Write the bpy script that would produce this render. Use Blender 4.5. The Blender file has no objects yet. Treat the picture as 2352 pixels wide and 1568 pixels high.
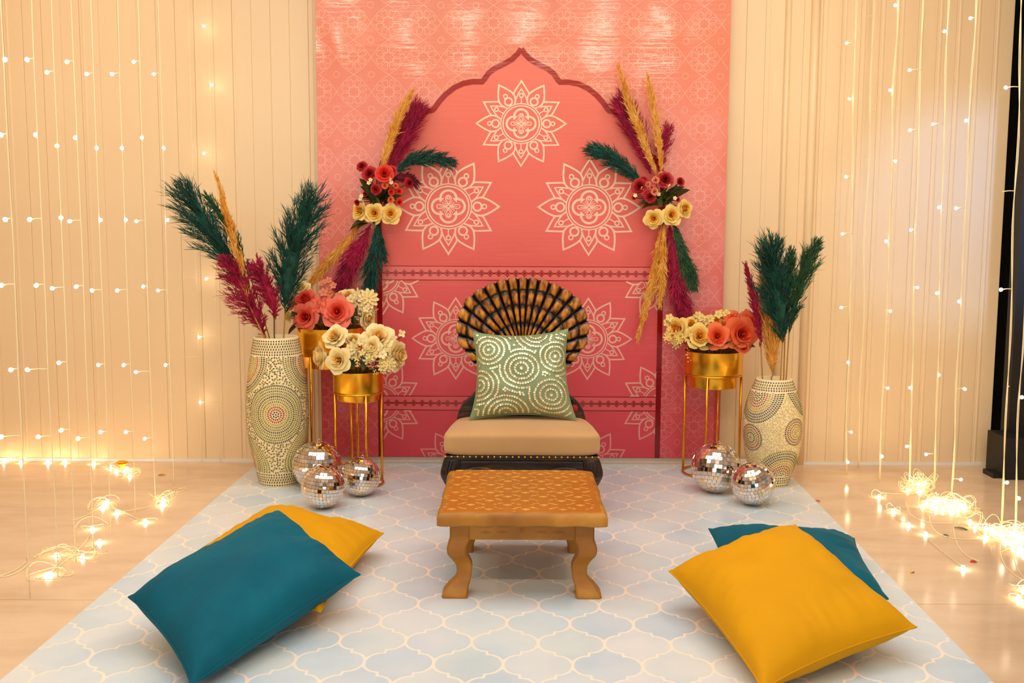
import bpy, bmesh, math, random
from math import sin, cos, pi, radians, sqrt, atan2, hypot
from mathutils import Vector, Matrix, noise

random.seed(7)
SC = bpy.context.scene
COL = SC.collection

# ------------------------------------------------------------------ camera
F_PX, CAM_H, PITCH, ROLL = 2400.0, 1.2, radians(6.51), radians(0.28)
cam_data = bpy.data.cameras.new('camera')
cam_data.sensor_width = 36.0
cam_data.lens = 36.0 * F_PX / 2352.0
cam_data.clip_start = 0.05
CAM = bpy.data.objects.new('camera', cam_data)
COL.objects.link(CAM)
CAM_M = Matrix.Translation((0, 0, CAM_H)) @ Matrix.Rotation(pi / 2 - PITCH, 4, 'X') @ Matrix.Rotation(ROLL, 4, 'Z')
CAM.matrix_world = CAM_M
SC.camera = CAM

# ------------------------------------------------------------------ world, lights, exposure
world = bpy.data.worlds.new('world')
SC.world = world
world.use_nodes = True
bg = world.node_tree.nodes['Background']
bg.inputs[0].default_value = (1.0, 0.93, 0.85, 1)
bg.inputs[1].default_value = 0.25
SC.view_settings.view_transform = 'Standard'
SC.view_settings.look = 'None'
SC.view_settings.gamma = 1.0
SC.view_settings.use_curve_mapping = False
SC.view_settings.exposure = 0.0


def area(name, loc, target, size, energy, color, shape='RECTANGLE', size_y=None):
    l = bpy.data.lights.new(name, 'AREA')
    l.energy = energy
    l.color = color
    l.shape = shape
    l.size = size
    if size_y:
        l.size_y = size_y
    o = bpy.data.objects.new(name, l)
    COL.objects.link(o)
    d = Vector(target) - Vector(loc)
    o.matrix_world = Matrix.Translation(loc) @ d.to_track_quat('-Z', 'Y').to_matrix().to_4x4()
    return o


# soft ceiling panel over the set, a broad fill light added behind the camera, warm downlights, a cool doorway on the right
area('ceiling_panel', (-0.1, 3.1, 2.87), (-0.1, 3.1, 0.0), 4.4, 62, (0.90, 0.96, 1.0), size_y=1.9)
area('front_fill', (0.0, -2.8, 1.5), (0.0, 4.0, 0.9), 5.4, 66, (0.90, 0.96, 1.0), size_y=2.3)
for i in range(6):
    area('ceiling_downlight', (-1.50 + 0.55 * i, 1.0, 2.84), (-1.50 + 0.55 * i, 3.4, 0.6), 0.06, 5.0, (1.0, 0.86, 0.66), 'DISK')
for x in (-2.3, 1.5):
    area('ceiling_downlight', (x, 3.9, 2.84), (x, 4.6, 0.6), 0.2, 8, (1.0, 0.74, 0.46), 'DISK')
sp = bpy.data.lights.new('doorway_daylight', 'SPOT')
sp.energy = 90
sp.color = (0.20, 0.46, 1.0)
sp.spot_size = radians(27)
sp.spot_blend = 0.2
sp.shadow_soft_size = 0.12
spo = bpy.data.objects.new('doorway_daylight', sp)
COL.objects.link(spo)
spo.matrix_world = Matrix.Translation((3.15, 2.9, 1.5)) @ (Vector((2.25, 5.15, 1.25)) - Vector((3.15, 2.9, 1.5))).to_track_quat('-Z', 'Y').to_matrix().to_4x4()


# ------------------------------------------------------------------ pixel -> world helpers (2352 x 1568 frame)
def ray(u, v):
    return (CAM_M.to_3x3() @ Vector(((u - 1176) / F_PX, -(v - 784) / F_PX, -1.0)))


def at_z(u, v, z=0.0):
    d = ray(u, v)
    t = (z - CAM_H) / d.z
    return Vector((0, 0, CAM_H)) + d * t


def at_y(u, v, y):
    d = ray(u, v)
    return Vector((0, 0, CAM_H)) + d * (y / d.y)


def px_m(p):
    """pixels per metre at a world point"""
    q = CAM_M.inverted() @ Vector(p)
    return F_PX / -q.z


# ------------------------------------------------------------------ materials
def lin(c):
    def f(x):
        x /= 255.0
        return x / 12.92 if x <= 0.04045 else ((x + 0.055) / 1.055) ** 2.4
    return (f(c[0]), f(c[1]), f(c[2]), 1.0)


class NT:
    def __init__(self, m):
        self.t = m.node_tree
        self.b = self.t.nodes['Principled BSDF']

    def n(self, kind, **kw):
        x = self.t.nodes.new(kind)
        for k, v in kw.items():
            setattr(x, k, v)
        return x

    def l(self, a, b):
        self.t.links.new(a, b)


def mat(name, rgb, rough=0.6, metal=0.0, **kw):
    m = bpy.data.materials.new(name)
    m.use_nodes = True
    b = m.node_tree.nodes['Principled BSDF']
    b.inputs['Base Color'].default_value = lin(rgb)
    b.inputs['Roughness'].default_value = rough
    b.inputs['Metallic'].default_value = metal
    for k, v in kw.items():
        b.inputs[k.replace('_', ' ')].default_value = v
    return m


def ramp_node(nt, stops):
    r = nt.n('ShaderNodeValToRGB')
    e = r.color_ramp.elements
    while len(e) < len(stops):
        e.new(0.5)
    for i, (p, c) in enumerate(stops):
        e[i].position = p
        e[i].color = lin(c)
    return r


def noisy(name, stops, scale=8.0, rough=0.6, metal=0.0, detail=4.0, stretch=(1, 1, 1), bump=0.0, bscale=None, coord='Object', **kw):
    """material whose colour runs through `stops` by a noise texture, with optional bump"""
    m = mat(name, stops[0][1], rough, metal, **kw)
    nt = NT(m)
    tc = nt.n('ShaderNodeTexCoord')
    mp = nt.n('ShaderNodeMapping')
    mp.inputs['Scale'].default_value = stretch
    nt.l(tc.outputs[coord], mp.inputs[0])
    nz = nt.n('ShaderNodeTexNoise')
    nz.inputs['Scale'].default_value = scale
    nz.inputs['Detail'].default_value = detail
    nt.l(mp.outputs[0], nz.inputs['Vector'])
    r = ramp_node(nt, stops)
    nt.l(nz.outputs['Fac'], r.inputs[0])
    nt.l(r.outputs[0], nt.b.inputs['Base Color'])
    if bump:
        nb = nt.n('ShaderNodeTexNoise')
        nb.inputs['Scale'].default_value = bscale or scale
        nb.inputs['Detail'].default_value = 3
        nt.l(mp.outputs[0], nb.inputs['Vector'])
        bp = nt.n('ShaderNodeBump')
        bp.inputs['Strength'].default_value = bump
        bp.inputs['Distance'].default_value = 0.01
        nt.l(nb.outputs['Fac'], bp.inputs['Height'])
        nt.l(bp.outputs[0], nt.b.inputs['Normal'])
    return m


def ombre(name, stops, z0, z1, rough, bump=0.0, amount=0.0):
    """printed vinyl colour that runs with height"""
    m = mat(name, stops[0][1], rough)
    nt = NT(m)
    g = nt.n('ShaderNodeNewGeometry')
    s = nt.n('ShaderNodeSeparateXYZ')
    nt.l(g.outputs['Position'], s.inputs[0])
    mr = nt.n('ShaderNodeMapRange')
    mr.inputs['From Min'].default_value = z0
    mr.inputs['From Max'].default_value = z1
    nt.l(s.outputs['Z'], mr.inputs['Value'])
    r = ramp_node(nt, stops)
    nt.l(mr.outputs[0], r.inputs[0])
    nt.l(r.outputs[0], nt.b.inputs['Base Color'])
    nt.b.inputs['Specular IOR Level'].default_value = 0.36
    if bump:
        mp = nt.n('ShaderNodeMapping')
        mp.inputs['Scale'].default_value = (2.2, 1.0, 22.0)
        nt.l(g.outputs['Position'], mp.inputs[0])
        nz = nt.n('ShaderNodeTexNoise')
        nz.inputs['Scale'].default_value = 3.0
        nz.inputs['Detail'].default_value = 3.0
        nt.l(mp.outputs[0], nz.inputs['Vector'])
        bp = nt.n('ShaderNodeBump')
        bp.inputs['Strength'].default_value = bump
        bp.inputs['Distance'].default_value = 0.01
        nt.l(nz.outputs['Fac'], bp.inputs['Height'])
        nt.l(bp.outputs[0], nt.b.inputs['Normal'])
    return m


def attr_mat(name, attr, rough=0.5, metal=0.0, **kw):
    m = mat(name, (200, 200, 200), rough, metal, **kw)
    nt = NT(m)
    a = nt.n('ShaderNodeVertexColor')
    a.layer_name = attr
    nt.l(a.outputs['Color'], nt.b.inputs['Base Color'])
    return m


def emit(name, rgb, strength):
    m = bpy.data.materials.new(name)
    m.use_nodes = True
    b = m.node_tree.nodes['Principled BSDF']
    b.inputs['Base Color'].default_value = lin(rgb)
    b.inputs['Emission Color'].default_value = lin(rgb)
    b.inputs['Emission Strength'].default_value = strength
    return m


# ------------------------------------------------------------------ mesh builder
class MB:
    def __init__(self):
        self.v, self.f, self.m, self.c = [], [], [], []

    def add(self, verts, faces, mi=0, col=None):
        o = len(self.v)
        self.v.extend(Vector(p) for p in verts)
        for f in faces:
            self.f.append(tuple(i + o for i in f))
            self.m.append(mi)
            self.c.append(col)
        return self

    def box(self, lo, hi, mi=0, M=None):
        x0, y0, z0 = lo
        x1, y1, z1 = hi
        vs = [Vector(p) for p in ((x0, y0, z0), (x1, y0, z0), (x1, y1, z0), (x0, y1, z0), (x0, y0, z1), (x1, y0, z1), (x1, y1, z1), (x0, y1, z1))]
        if M:
            vs = [M @ p for p in vs]
        return self.add(vs, [(0, 3, 2, 1), (4, 5, 6, 7), (0, 1, 5, 4), (1, 2, 6, 5), (2, 3, 7, 6), (3, 0, 4, 7)], mi)

    def grid(self, fn, nu, nv, mi=0, closed_u=False, col=None):
        vs = [fn(i / nu, j / nv) for j in range(nv + 1) for i in range(nu if closed_u else nu + 1)]
        w = nu if closed_u else nu + 1
        fs = []
        for j in range(nv):
            for i in range(nu):
                a = j * w + i
                b = j * w + (i + 1) % w
                fs.append((a, b, b + w, a + w))
        return self.add(vs, fs, mi, col)

    def lathe(self, prof, n=32, center=(0, 0, 0), mi=0, cap0=False, cap1=False):
        c = Vector(center)
        vs, fs = [], []
        for r, z in prof:
            for i in range(n):
                a = 2 * pi * i / n
                vs.append(c + Vector((r * cos(a), r * sin(a), z)))
        for j in range(len(prof) - 1):
            for i in range(n):
                a, b = j * n + i, j * n + (i + 1) % n
                fs.append((a, b, b + n, a + n))
        if cap0:
            fs.append(tuple(range(n - 1, -1, -1)))
        if cap1:
            k = (len(prof) - 1) * n
            fs.append(tuple(k + i for i in range(n)))
        return self.add(vs, fs, mi)

    def tube(self, pts, r, n=6, mi=0, closed=False, caps=True):
        pts = [Vector(p) for p in pts]
        k = len(pts)
        rs = r if isinstance(r, (list, tuple)) else [r] * k
        vs, fs = [], []
        prev = None
        for i, p in enumerate(pts):
            if closed:
                t = pts[(i + 1) % k] - pts[i - 1]
            else:
                t = pts[min(i + 1, k - 1)] - pts[max(i - 1, 0)]
            t.normalize()
            if prev is None:
                a = Vector((0, 0, 1)) if abs(t.z) < 0.9 else Vector((1, 0, 0))
                nrm = t.cross(a).normalized()
            else:
                nrm = prev - t * prev.dot(t)
                if nrm.length < 1e-6:
                    nrm = t.orthogonal()
                nrm.normalize()
            prev = nrm
            bn = t.cross(nrm)
            for q in range(n):
                an = 2 * pi * q / n
                vs.append(p + (nrm * cos(an) + bn * sin(an)) * rs[i])
        for i in range(k if closed else k - 1):
            for q in range(n):
                a, b = i * n + q, i * n + (q + 1) % n
                c, d = ((i + 1) % k) * n + (q + 1) % n, ((i + 1) % k) * n + q
                fs.append((a, b, c, d))
        if caps and not closed:
            fs.append(tuple(range(n - 1, -1, -1)))
            fs.append(tuple((k - 1) * n + q for q in range(n)))
        return self.add(vs, fs, mi)

    def prism(self, outline, y0, y1, mi=0):
        """polygon (x,z) extruded from y0 (front) to y1"""
        n = len(outline)
        vs = [(x, y0, z) for x, z in outline] + [(x, y1, z) for x, z in outline]
        fs = [tuple(range(n)), tuple(range(2 * n - 1, n - 1, -1))]
        fs += [(i, i + n, (i + 1) % n + n, (i + 1) % n) for i in range(n)]
        return self.add(vs, fs, mi)

    def mesh(self, name, mats, smooth=True, origin=(0, 0, 0), colname=None):
        me = bpy.data.meshes.new(name)
        o = Vector(origin)
        me.from_pydata([tuple(p - o) for p in self.v], [], self.f)
        if not isinstance(mats, (list, tuple)):
            mats = [mats]
        for m in mats:
            me.materials.append(m)
        if len(mats) > 1:
            me.polygons.foreach_set('material_index', self.m)
        if smooth:
            me.polygons.foreach_set('use_smooth', [True] * len(self.f))
        if colname:
            ca = me.color_attributes.new(colname, 'FLOAT_COLOR', 'CORNER')
            data = []
            for poly in me.polygons:
                c = self.c[poly.index] or (0.5, 0.5, 0.5, 1)
                data.extend(list(c) * poly.loop_total)
            ca.data.foreach_set('color', data)
        me.update()
        return me


WLOC = {}


def link(o, parent=None):
    COL.objects.link(o)
    if parent:
        o.parent = parent
    return o


def tag(o, label=None, cat=None, group=None, kind=None):
    if label:
        o['label'] = label
    if cat:
        o['category'] = cat
    if group:
        o['group'] = group
    if kind:
        o['kind'] = kind
    return o


def thing(name, label, cat, loc, group=None):
    o = bpy.data.objects.new(name, None)
    o.empty_display_size = 0.05
    o.location = loc
    link(o)
    WLOC[o.name] = Vector(loc)
    return tag(o, label, cat, group)


def part(name, mb, mats, parent=None, smooth=True, label=None, kind=None, colname=None, auto=None):
    """world-space builder -> one mesh object under parent (parents here are never rotated)"""
    pl = WLOC[parent.name] if parent else Vector((0, 0, 0))
    me = mb.mesh(name, mats, smooth, pl, colname)
    o = bpy.data.objects.new(name, me)
    link(o, parent)
    WLOC[o.name] = pl.copy()
    if auto:
        sharpen(me, auto)
    return tag(o, label, None, None, kind)


def sharpen(me, deg):
    bm = bmesh.new()
    bm.from_mesh(me)
    bmesh.ops.remove_doubles(bm, verts=bm.verts, dist=1e-6)
    th = radians(deg)
    for e in bm.edges:
        if len(e.link_faces) == 2 and e.calc_face_angle(0) > th:
            e.smooth = False
    bm.to_mesh(me)
    bm.free()


def solo(name, mb, mats, label, cat, group=None, smooth=True, kind=None, auto=None):
    c = Vector((0, 0, 0))
    for p in mb.v:
        c += p
    c /= max(1, len(mb.v))
    c.z = min(p.z for p in mb.v)
    me = mb.mesh(name, mats, smooth, c)
    o = bpy.data.objects.new(name, me)
    o.location = c
    link(o)
    if auto:
        sharpen(me, auto)
    return tag(o, label, cat, group, kind)


def structure(name, mb, mats, smooth=False):
    o = part(name, mb, mats, None, smooth)
    o['kind'] = 'structure'
    return o


def bevel(o, w=0.004, seg=2):
    md = o.modifiers.new('bevel', 'BEVEL')
    md.width = w
    md.segments = seg
    md.limit_method = 'ANGLE'
    md.angle_limit = radians(35)
    return o


def face_to(d):
    """rotation taking local +Z to direction d"""
    return Vector(d).normalized().to_track_quat('Z', 'Y').to_matrix().to_4x4()


# ------------------------------------------------------------------ palette
M = {}
M['floor_tile'] = noisy('beige_marble', [(0.30, (212, 178, 142)), (0.55, (230, 198, 164)), (0.75, (220, 186, 148))], 2.3, 0.13, detail=6, stretch=(1, 2.2, 1))
M['grout'] = mat('grout', (120, 88, 62), 0.8)
M['wall'] = noisy('cream_panel', [(0.3, (235, 204, 160)), (0.7, (241, 212, 168))], 1.3, 0.42, bump=0.0)
M['wall_dark'] = mat('gap', (222, 192, 148), 0.8)
M['white_trim'] = mat('white_trim', (232, 226, 216), 0.45)
M['ceiling'] = mat('ceiling_paint', (226, 224, 220), 0.8)
M['room_wall'] = mat('room_wall_paint', (206, 192, 174), 0.8)
M['black'] = mat('black_cloth', (16, 12, 9), 0.55)
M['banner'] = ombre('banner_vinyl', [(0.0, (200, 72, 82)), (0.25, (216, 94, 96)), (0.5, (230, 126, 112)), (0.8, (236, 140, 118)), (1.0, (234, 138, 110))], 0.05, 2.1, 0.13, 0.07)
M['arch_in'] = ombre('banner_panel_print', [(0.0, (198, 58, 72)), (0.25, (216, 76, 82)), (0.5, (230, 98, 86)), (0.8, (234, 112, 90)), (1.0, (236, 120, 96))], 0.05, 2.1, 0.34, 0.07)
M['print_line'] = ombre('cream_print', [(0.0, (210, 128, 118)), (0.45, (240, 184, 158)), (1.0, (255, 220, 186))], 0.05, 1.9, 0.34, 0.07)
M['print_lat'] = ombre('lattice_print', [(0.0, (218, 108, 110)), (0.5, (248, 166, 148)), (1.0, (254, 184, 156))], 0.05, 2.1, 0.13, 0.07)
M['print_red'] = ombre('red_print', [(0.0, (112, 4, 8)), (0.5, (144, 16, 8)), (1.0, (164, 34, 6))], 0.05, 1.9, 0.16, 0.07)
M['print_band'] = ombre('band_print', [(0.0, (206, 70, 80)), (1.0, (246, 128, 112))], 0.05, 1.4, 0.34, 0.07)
M['gold'] = mat('brushed_gold', (248, 186, 54), 0.25, 1.0)
nt = NT(M['gold'])
nt.b.inputs['Anisotropic'].default_value = 0.5
M['gold_rod'] = mat('gold_rod', (236, 162, 44), 0.25, 1.0)
M['soil'] = mat('dark_foam', (40, 32, 18), 0.9)
M['mosaic_base'] = mat('cream_plaster', (247, 226, 174), 0.55)
M['mosaic'] = attr_mat('mosaic_glass', 'chip', 0.22)
M['mirror'] = mat('mirror', (236, 224, 212), 0.04, 1.0)
nt = NT(M['mirror'])
oi = nt.n('ShaderNodeObjectInfo')
r = ramp_node(nt, [(0.0, (238, 222, 206)), (0.75, (232, 226, 224)), (0.9, (240, 208, 150)), (1.0, (214, 208, 210))])
nt.l(oi.outputs['Random'], r.inputs[0])
nt.l(r.outputs[0], nt.b.inputs['Base Color'])
M['disco_core'] = mat('disco_core', (122, 100, 82), 0.6)
M['chrome'] = mat('chrome_ring', (210, 200, 190), 0.15, 1.0)
M['teal'] = noisy('teal_velvet', [(0.3, (0, 78, 98)), (0.7, (0, 100, 118))], 3.0, 0.8, Specular_IOR_Level=0.2, Sheen_Weight=0.12, Sheen_Roughness=0.35, bump=0.15, bscale=14)
nt = NT(M['teal']); nt.b.inputs['Sheen Tint'].default_value = lin((80, 190, 190))
M['yellow'] = noisy('yellow_velvet', [(0.3, (212, 148, 0)), (0.7, (222, 158, 0))], 3.0, 0.8, Specular_IOR_Level=0.2, Sheen_Weight=0.1, Sheen_Roughness=0.4, bump=0.15, bscale=14)
nt = NT(M['yellow']); nt.b.inputs['Sheen Tint'].default_value = lin((255, 200, 60))
M['green'] = noisy('sage_satin', [(0.3, (122, 140, 98)), (0.7, (142, 160, 114))], 5.0, 0.45, bump=0.1, bscale=20)
M['sequin'] = mat('gold_sequin', (250, 230, 186), 0.3, 0.7)
M['seat'] = noisy('tan_velvet', [(0.3, (190, 144, 90)), (0.7, (206, 158, 100))], 2.5, 0.7, bump=0.12, bscale=7, Sheen_Weight=0.2)
M['wood_dark'] = noisy('dark_carved_wood', [(0.35, (24, 13, 6)), (0.6, (52, 28, 8)), (0.78, (132, 76, 14))], 9, 0.32, stretch=(1, 1, 5), bump=0.3)
M['shell'] = attr_mat('gilded_shell', 'gild', 0.34)
nt = NT(M['shell'])
vc = [n for n in nt.t.nodes if n.type == 'VERTEX_COLOR'][0]
sep = nt.n('ShaderNodeSeparateColor')
nt.l(vc.outputs[0], sep.inputs[0])
tc = nt.n('ShaderNodeTexCoord')
mp = nt.n('ShaderNodeMapping'); mp.inputs['Scale'].default_value = (70, 20, 30)
nt.l(tc.outputs['Object'], mp.inputs[0])
nz = nt.n('ShaderNodeTexNoise'); nz.inputs['Scale'].default_value = 1.0; nz.inputs['Detail'].default_value = 5
nt.l(mp.outputs[0], nz.inputs['Vector'])
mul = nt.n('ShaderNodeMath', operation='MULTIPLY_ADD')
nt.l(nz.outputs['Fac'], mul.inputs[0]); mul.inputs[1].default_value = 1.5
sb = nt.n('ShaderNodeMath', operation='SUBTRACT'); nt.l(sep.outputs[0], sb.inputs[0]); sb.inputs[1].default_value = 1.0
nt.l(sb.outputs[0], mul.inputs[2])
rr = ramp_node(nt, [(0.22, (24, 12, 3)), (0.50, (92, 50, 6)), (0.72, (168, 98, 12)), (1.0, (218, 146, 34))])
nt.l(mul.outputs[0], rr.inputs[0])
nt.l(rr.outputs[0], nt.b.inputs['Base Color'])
M['table'] = noisy('ochre_painted_wood', [(0.3, (150, 92, 6)), (0.52, (172, 110, 14)), (0.72, (196, 138, 40))], 6, 0.5, stretch=(1, 3, 1), bump=0.15)
M['table_top'] = noisy('ochre_top', [(0.3, (168, 94, 0)), (0.7, (182, 106, 2))], 5, 0.42)
M['relief'] = noisy('rubbed_gold_relief', [(0.3, (196, 128, 24)), (0.7, (220, 160, 60))], 20, 0.4)
M['rug'] = mat('mat_line_print', (252, 234, 216), 0.28)
M['rug_tile'] = noisy('mat_tile_print', [(0.30, (182, 202, 216)), (0.5, (208, 219, 223)), (0.70, (230, 228, 223))], 3.2, 0.26, detail=3, coord='Generated')
nt = NT(M['rug_tile'])
nzn = [n for n in nt.t.nodes if n.type == 'TEX_NOISE'][0]
g = nt.n('ShaderNodeNewGeometry')
nt.l(g.outputs['Position'], nzn.inputs['Vector'])
oi = nt.n('ShaderNodeObjectInfo')
r = ramp_node(nt, [(0.0, (192, 210, 224)), (0.4, (216, 225, 228)), (0.7, (232, 230, 226)), (1.0, (212, 222, 216))])
nt.l(oi.outputs['Random'], r.inputs[0])
mx = nt.n('ShaderNodeMix', data_type='RGBA', blend_type='MIX')
mx.inputs[0].default_value = 0.45
old = [n for n in nt.t.nodes if n.type == 'VALTORGB'][0]
nt.l(old.outputs[0], mx.inputs[6]); nt.l(r.outputs[0], mx.inputs[7])
nt.l(mx.outputs[2], nt.b.inputs['Base Color'])
M['wire'] = mat('clear_wire', (255, 236, 190), 0.35, Transmission_Weight=0.0)
M['bulb'] = emit('warm_led', (255, 236, 194), 28)
M['bulb_hot'] = emit('warm_led_pile', (255, 232, 184), 105)
M['bulb_base'] = emit('warm_led_base', (255, 222, 152), 75)


def plant(name, a, b, rough=0.75, trans=0.0):
    return noisy(name, [(0.3, a), (0.7, b)], 14, rough)


M['p_teal'] = plant('teal_dyed_grass', (4, 54, 44), (14, 88, 70))
M['p_green'] = plant('green_dyed_grass', (24, 66, 36), (52, 100, 52))
M['p_mag'] = plant('magenta_dyed_grass', (142, 2, 46), (186, 14, 70))
M['p_maroon'] = plant('maroon_dyed_grass', (82, 2, 26), (122, 8, 36))
M['p_gold'] = plant('golden_grass', (226, 146, 30), (244, 186, 84))
M['stem'] = mat('dry_stem', (176, 126, 48), 0.7)
M['stem_dark'] = mat('dark_stem', (74, 60, 26), 0.7)
M['leaf'] = plant('leaf_green', (34, 46, 14), (84, 84, 28), 0.5)
M['sprig'] = mat('brown_sprig', (132, 74, 30), 0.7)
M['calyx'] = mat('calyx', (66, 66, 26), 0.6)
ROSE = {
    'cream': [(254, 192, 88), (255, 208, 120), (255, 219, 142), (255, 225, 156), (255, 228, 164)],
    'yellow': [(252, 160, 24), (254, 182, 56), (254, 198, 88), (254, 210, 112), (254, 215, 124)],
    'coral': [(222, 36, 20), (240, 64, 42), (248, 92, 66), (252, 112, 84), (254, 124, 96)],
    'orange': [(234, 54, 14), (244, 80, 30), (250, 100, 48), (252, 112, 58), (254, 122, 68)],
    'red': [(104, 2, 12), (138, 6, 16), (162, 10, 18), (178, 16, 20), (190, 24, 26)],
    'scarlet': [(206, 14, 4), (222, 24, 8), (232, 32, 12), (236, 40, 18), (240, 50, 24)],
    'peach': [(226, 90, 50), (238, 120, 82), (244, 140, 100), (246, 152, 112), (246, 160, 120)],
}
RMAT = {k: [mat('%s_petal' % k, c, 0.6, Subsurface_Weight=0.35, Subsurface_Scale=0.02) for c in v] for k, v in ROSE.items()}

# ================================================================== SETTING
Y_WALL, Y_BAN = 5.15, 5.10

# floor: grout bed with large marble tiles, joint running across in front
y_joint = at_z(100, 1377).y
structure('floor', MB().box((-3.6, -3.0, -0.05), (3.9, 5.6, -0.004)), M['grout'])
floor_o = bpy.data.objects['floor']
xs = [-3.6, -0.62, 0.62, 3.9]
ys = [-3.0, y_joint - 1.86, y_joint, 5.6]
for i in range(3):
    for j in range(3):
        b = MB().box((xs[i] + 0.0012, ys[j] + 0.0012, -0.02), (xs[i + 1] - 0.0012, ys[j + 1] - 0.0012, 0.0))
        part('tile', b, M['floor_tile'], floor_o, smooth=False)

# back wall: backing with narrow ribbed panels
XW0, XW1 = -3.3, 2.40
wall = structure('wall_back', MB().box((-3.6, Y_WALL + 0.004, 0.0), (XW1, Y_WALL + 0.12, 2.9)), M['wall_dark'])
wp = 0.0915


def panel_mesh(seed, w, bead):
    rnd = random.Random(seed)
    tilt = rnd.uniform(-0.0022, 0.0022)
    p = MB()
    x0, x1 = 0.0004, w - 0.0004
    sec = [(x0, 0.004), (x0, 0.0011), (x0 + 0.002, 0.0)]
    if bead:
        sec += [(x0 + 0.010, 0.0), (x0 + 0.013, -0.0013), (x0 + 0.017, -0.0018), (x0 + 0.021, -0.0013), (x0 + 0.024, 0.0)]
    sec += [(x1 - 0.002, tilt), (x1, tilt + 0.0011), (x1, 0.004)]
    vs, fs = [], []
    for z in (0.0, 2.9):
        vs += [(x, y, z) for x, y in sec]
    n = len(sec)
    fs = [(i, i + 1, i + 1 + n, i + n) for i in range(n - 1)]
    p.add(vs, fs)
    return p.mesh('wall_panel', M['wall'], False)


pm = [panel_mesh(s, wp, s % 4 == 0) for s in range(8)]
pmb = [panel_mesh(s, wp, True) for s in range(8, 14)]
x = XW1 - wp
k = 0
while x > XW0:
    src = pmb[k % 6] if x > 1.45 else pm[(k * 5) % 8 if x > -1.2 else (k * 3) % 8]
    o = bpy.data.objects.new('wall_panel', src)
    o.location = (x, Y_WALL, 0)
    link(o, wall)
    x -= wp
    k += 1
# slim vertical trims right of the banner
for tx, tw, td in ((1.447, 0.018, 0.022), (1.318, 0.012, 0.014)):
    b = MB()
    b.tube([(tx, Y_WALL, z) for z in (0.0, 1.4, 2.9)], td, 10)
    o = structure('trim_1' if td > 0.02 else 'trim_2', b, M['wall'], True)
structure('baseboard_back', MB().box((XW0, Y_WALL - 0.012, 0.0), (XW1, Y_WALL, 0.013)), M['white_trim'])
structure('wall_left', MB().box((-3.4, -3.0, 0), (-3.3, 5.3, 2.9)), M['room_wall'])
# right wall with a doorway opening
wr = MB().box((3.3, -3.0, 0), (3.4, 2.2, 2.9)).box((3.3, 3.6, 0), (3.4, 5.6, 2.9)).box((3.3, 2.2, 2.3), (3.4, 3.6, 2.9))
structure('wall_right', wr, M['room_wall'])
structure('wall_front', MB().box((-3.4, -3.0, 0), (3.4, -2.9, 2.9)), M['room_wall'])
structure('ceiling', MB().box((-3.6, -3.0, 2.9), (3.9, 5.6, 3.0)), M['ceiling'])
structure('wall_recess', MB().box((2.40, 5.5, 0), (3.4, 5.6, 2.9)), M['black'])

# ================================================================== BANNER
BX0, BX1 = at_y(724, 4, Y_BAN).x, at_y(1652, 1000, Y_BAN).x
BZ0, BZ1 = at_y(1300, 1050, Y_BAN).z, 2.46


def by(x, z):
    e = min(x - BX0, BX1 - x)
    w = 0.0035 * noise.noise(Vector((x * 1.7, z * 3.2, 3.1))) + 0.0016 * noise.noise(Vector((x * 5.0, z * 9.0, 7.7)))
    side = max(0.0, 1 - e / 0.35)
    w += side * 0.004 * noise.noise(Vector((x * 9.0 + z * 3, z * 5.0 - x * 3, 1.3)))
    return Y_BAN + w - 0.004


bl = MB()
bl.grid(lambda u, v: Vector((BX0 + (BX1 - BX0) * u, by(BX0 + (BX1 - BX0) * u, BZ0 + (BZ1 - BZ0) * v), BZ0 + (BZ1 - BZ0) * v)), 110, 140)
bl.grid(lambda u, v: Vector((BX0 + (BX1 - BX0) * (1 - u), by(BX0 + (BX1 - BX0) * (1 - u), BZ0 + (BZ1 - BZ0) * v) + 0.0008, BZ0 + (BZ1 - BZ0) * v)), 110, 140)
banner = thing('backdrop_banner', 'tall coral pink vinyl backdrop printed with an arch and white mandalas', 'backdrop', (0.05, Y_BAN, BZ0))
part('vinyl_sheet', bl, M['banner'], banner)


def resample(pts, step, closed=False):
    pts = [Vector(p) for p in pts]
    if closed:
        pts = pts + [pts[0]]
    out = [pts[0]]
    for a, b in zip(pts, pts[1:]):
        n = max(1, int((b - a).length / step))
        for i in range(1, n + 1):
            out.append(a.lerp(b, i / n))
    if closed:
        out.pop()
    return out


def ribbon(mb, pts, w, eps, closed=False, keep=None, step=0.012):
    """flat printed line on the banner; pts are (x,z)"""
    P = resample([(p[0], p[1]) for p in pts], step, closed)
    n = len(P)
    L = []
    for i in range(n):
        if closed:
            a, b = P[i - 1], P[(i + 1) % n]
        else:
            a, b = P[max(i - 1, 0)], P[min(i + 1, n - 1)]
        d1 = (P[i] - a)
        d2 = (b - P[i])
        d = (d1.normalized() if d1.length > 1e-9 else Vector((0, 0))) + (d2.normalized() if d2.length > 1e-9 else Vector((0, 0)))
        if d.length < 1e-6:
            d = b - a
        if d.length < 1e-9:
            d = Vector((1, 0))
        d.normalize()
        nr = Vector((-d.y, d.x))
        cs = 1.0
        if d1.length > 1e-9 and d2.length > 1e-9:
            cs = max(0.45, abs(d.dot(d1.normalized())))
        L.append((P[i] + nr * w / 2 / cs, P[i] - nr * w / 2 / cs))
    vs, fs = [], []
    for a, b in L:
        vs.append((a.x, by(a.x, a.y) - eps, a.y))
        vs.append((b.x, by(b.x, b.y) - eps, b.y))
    for i in range(n if closed else n - 1):
        j = (i + 1) % n
        if keep:
            m = (P[i] + P[j]) / 2
            if not keep(m.x, m.y):
                continue
        fs.append((2 * i, 2 * i + 1, 2 * j + 1, 2 * j))
    mb.add(vs, fs)


def bp(u, v):
    p = at_y(u, v, Y_BAN)
    return (p.x, p.z)


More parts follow.
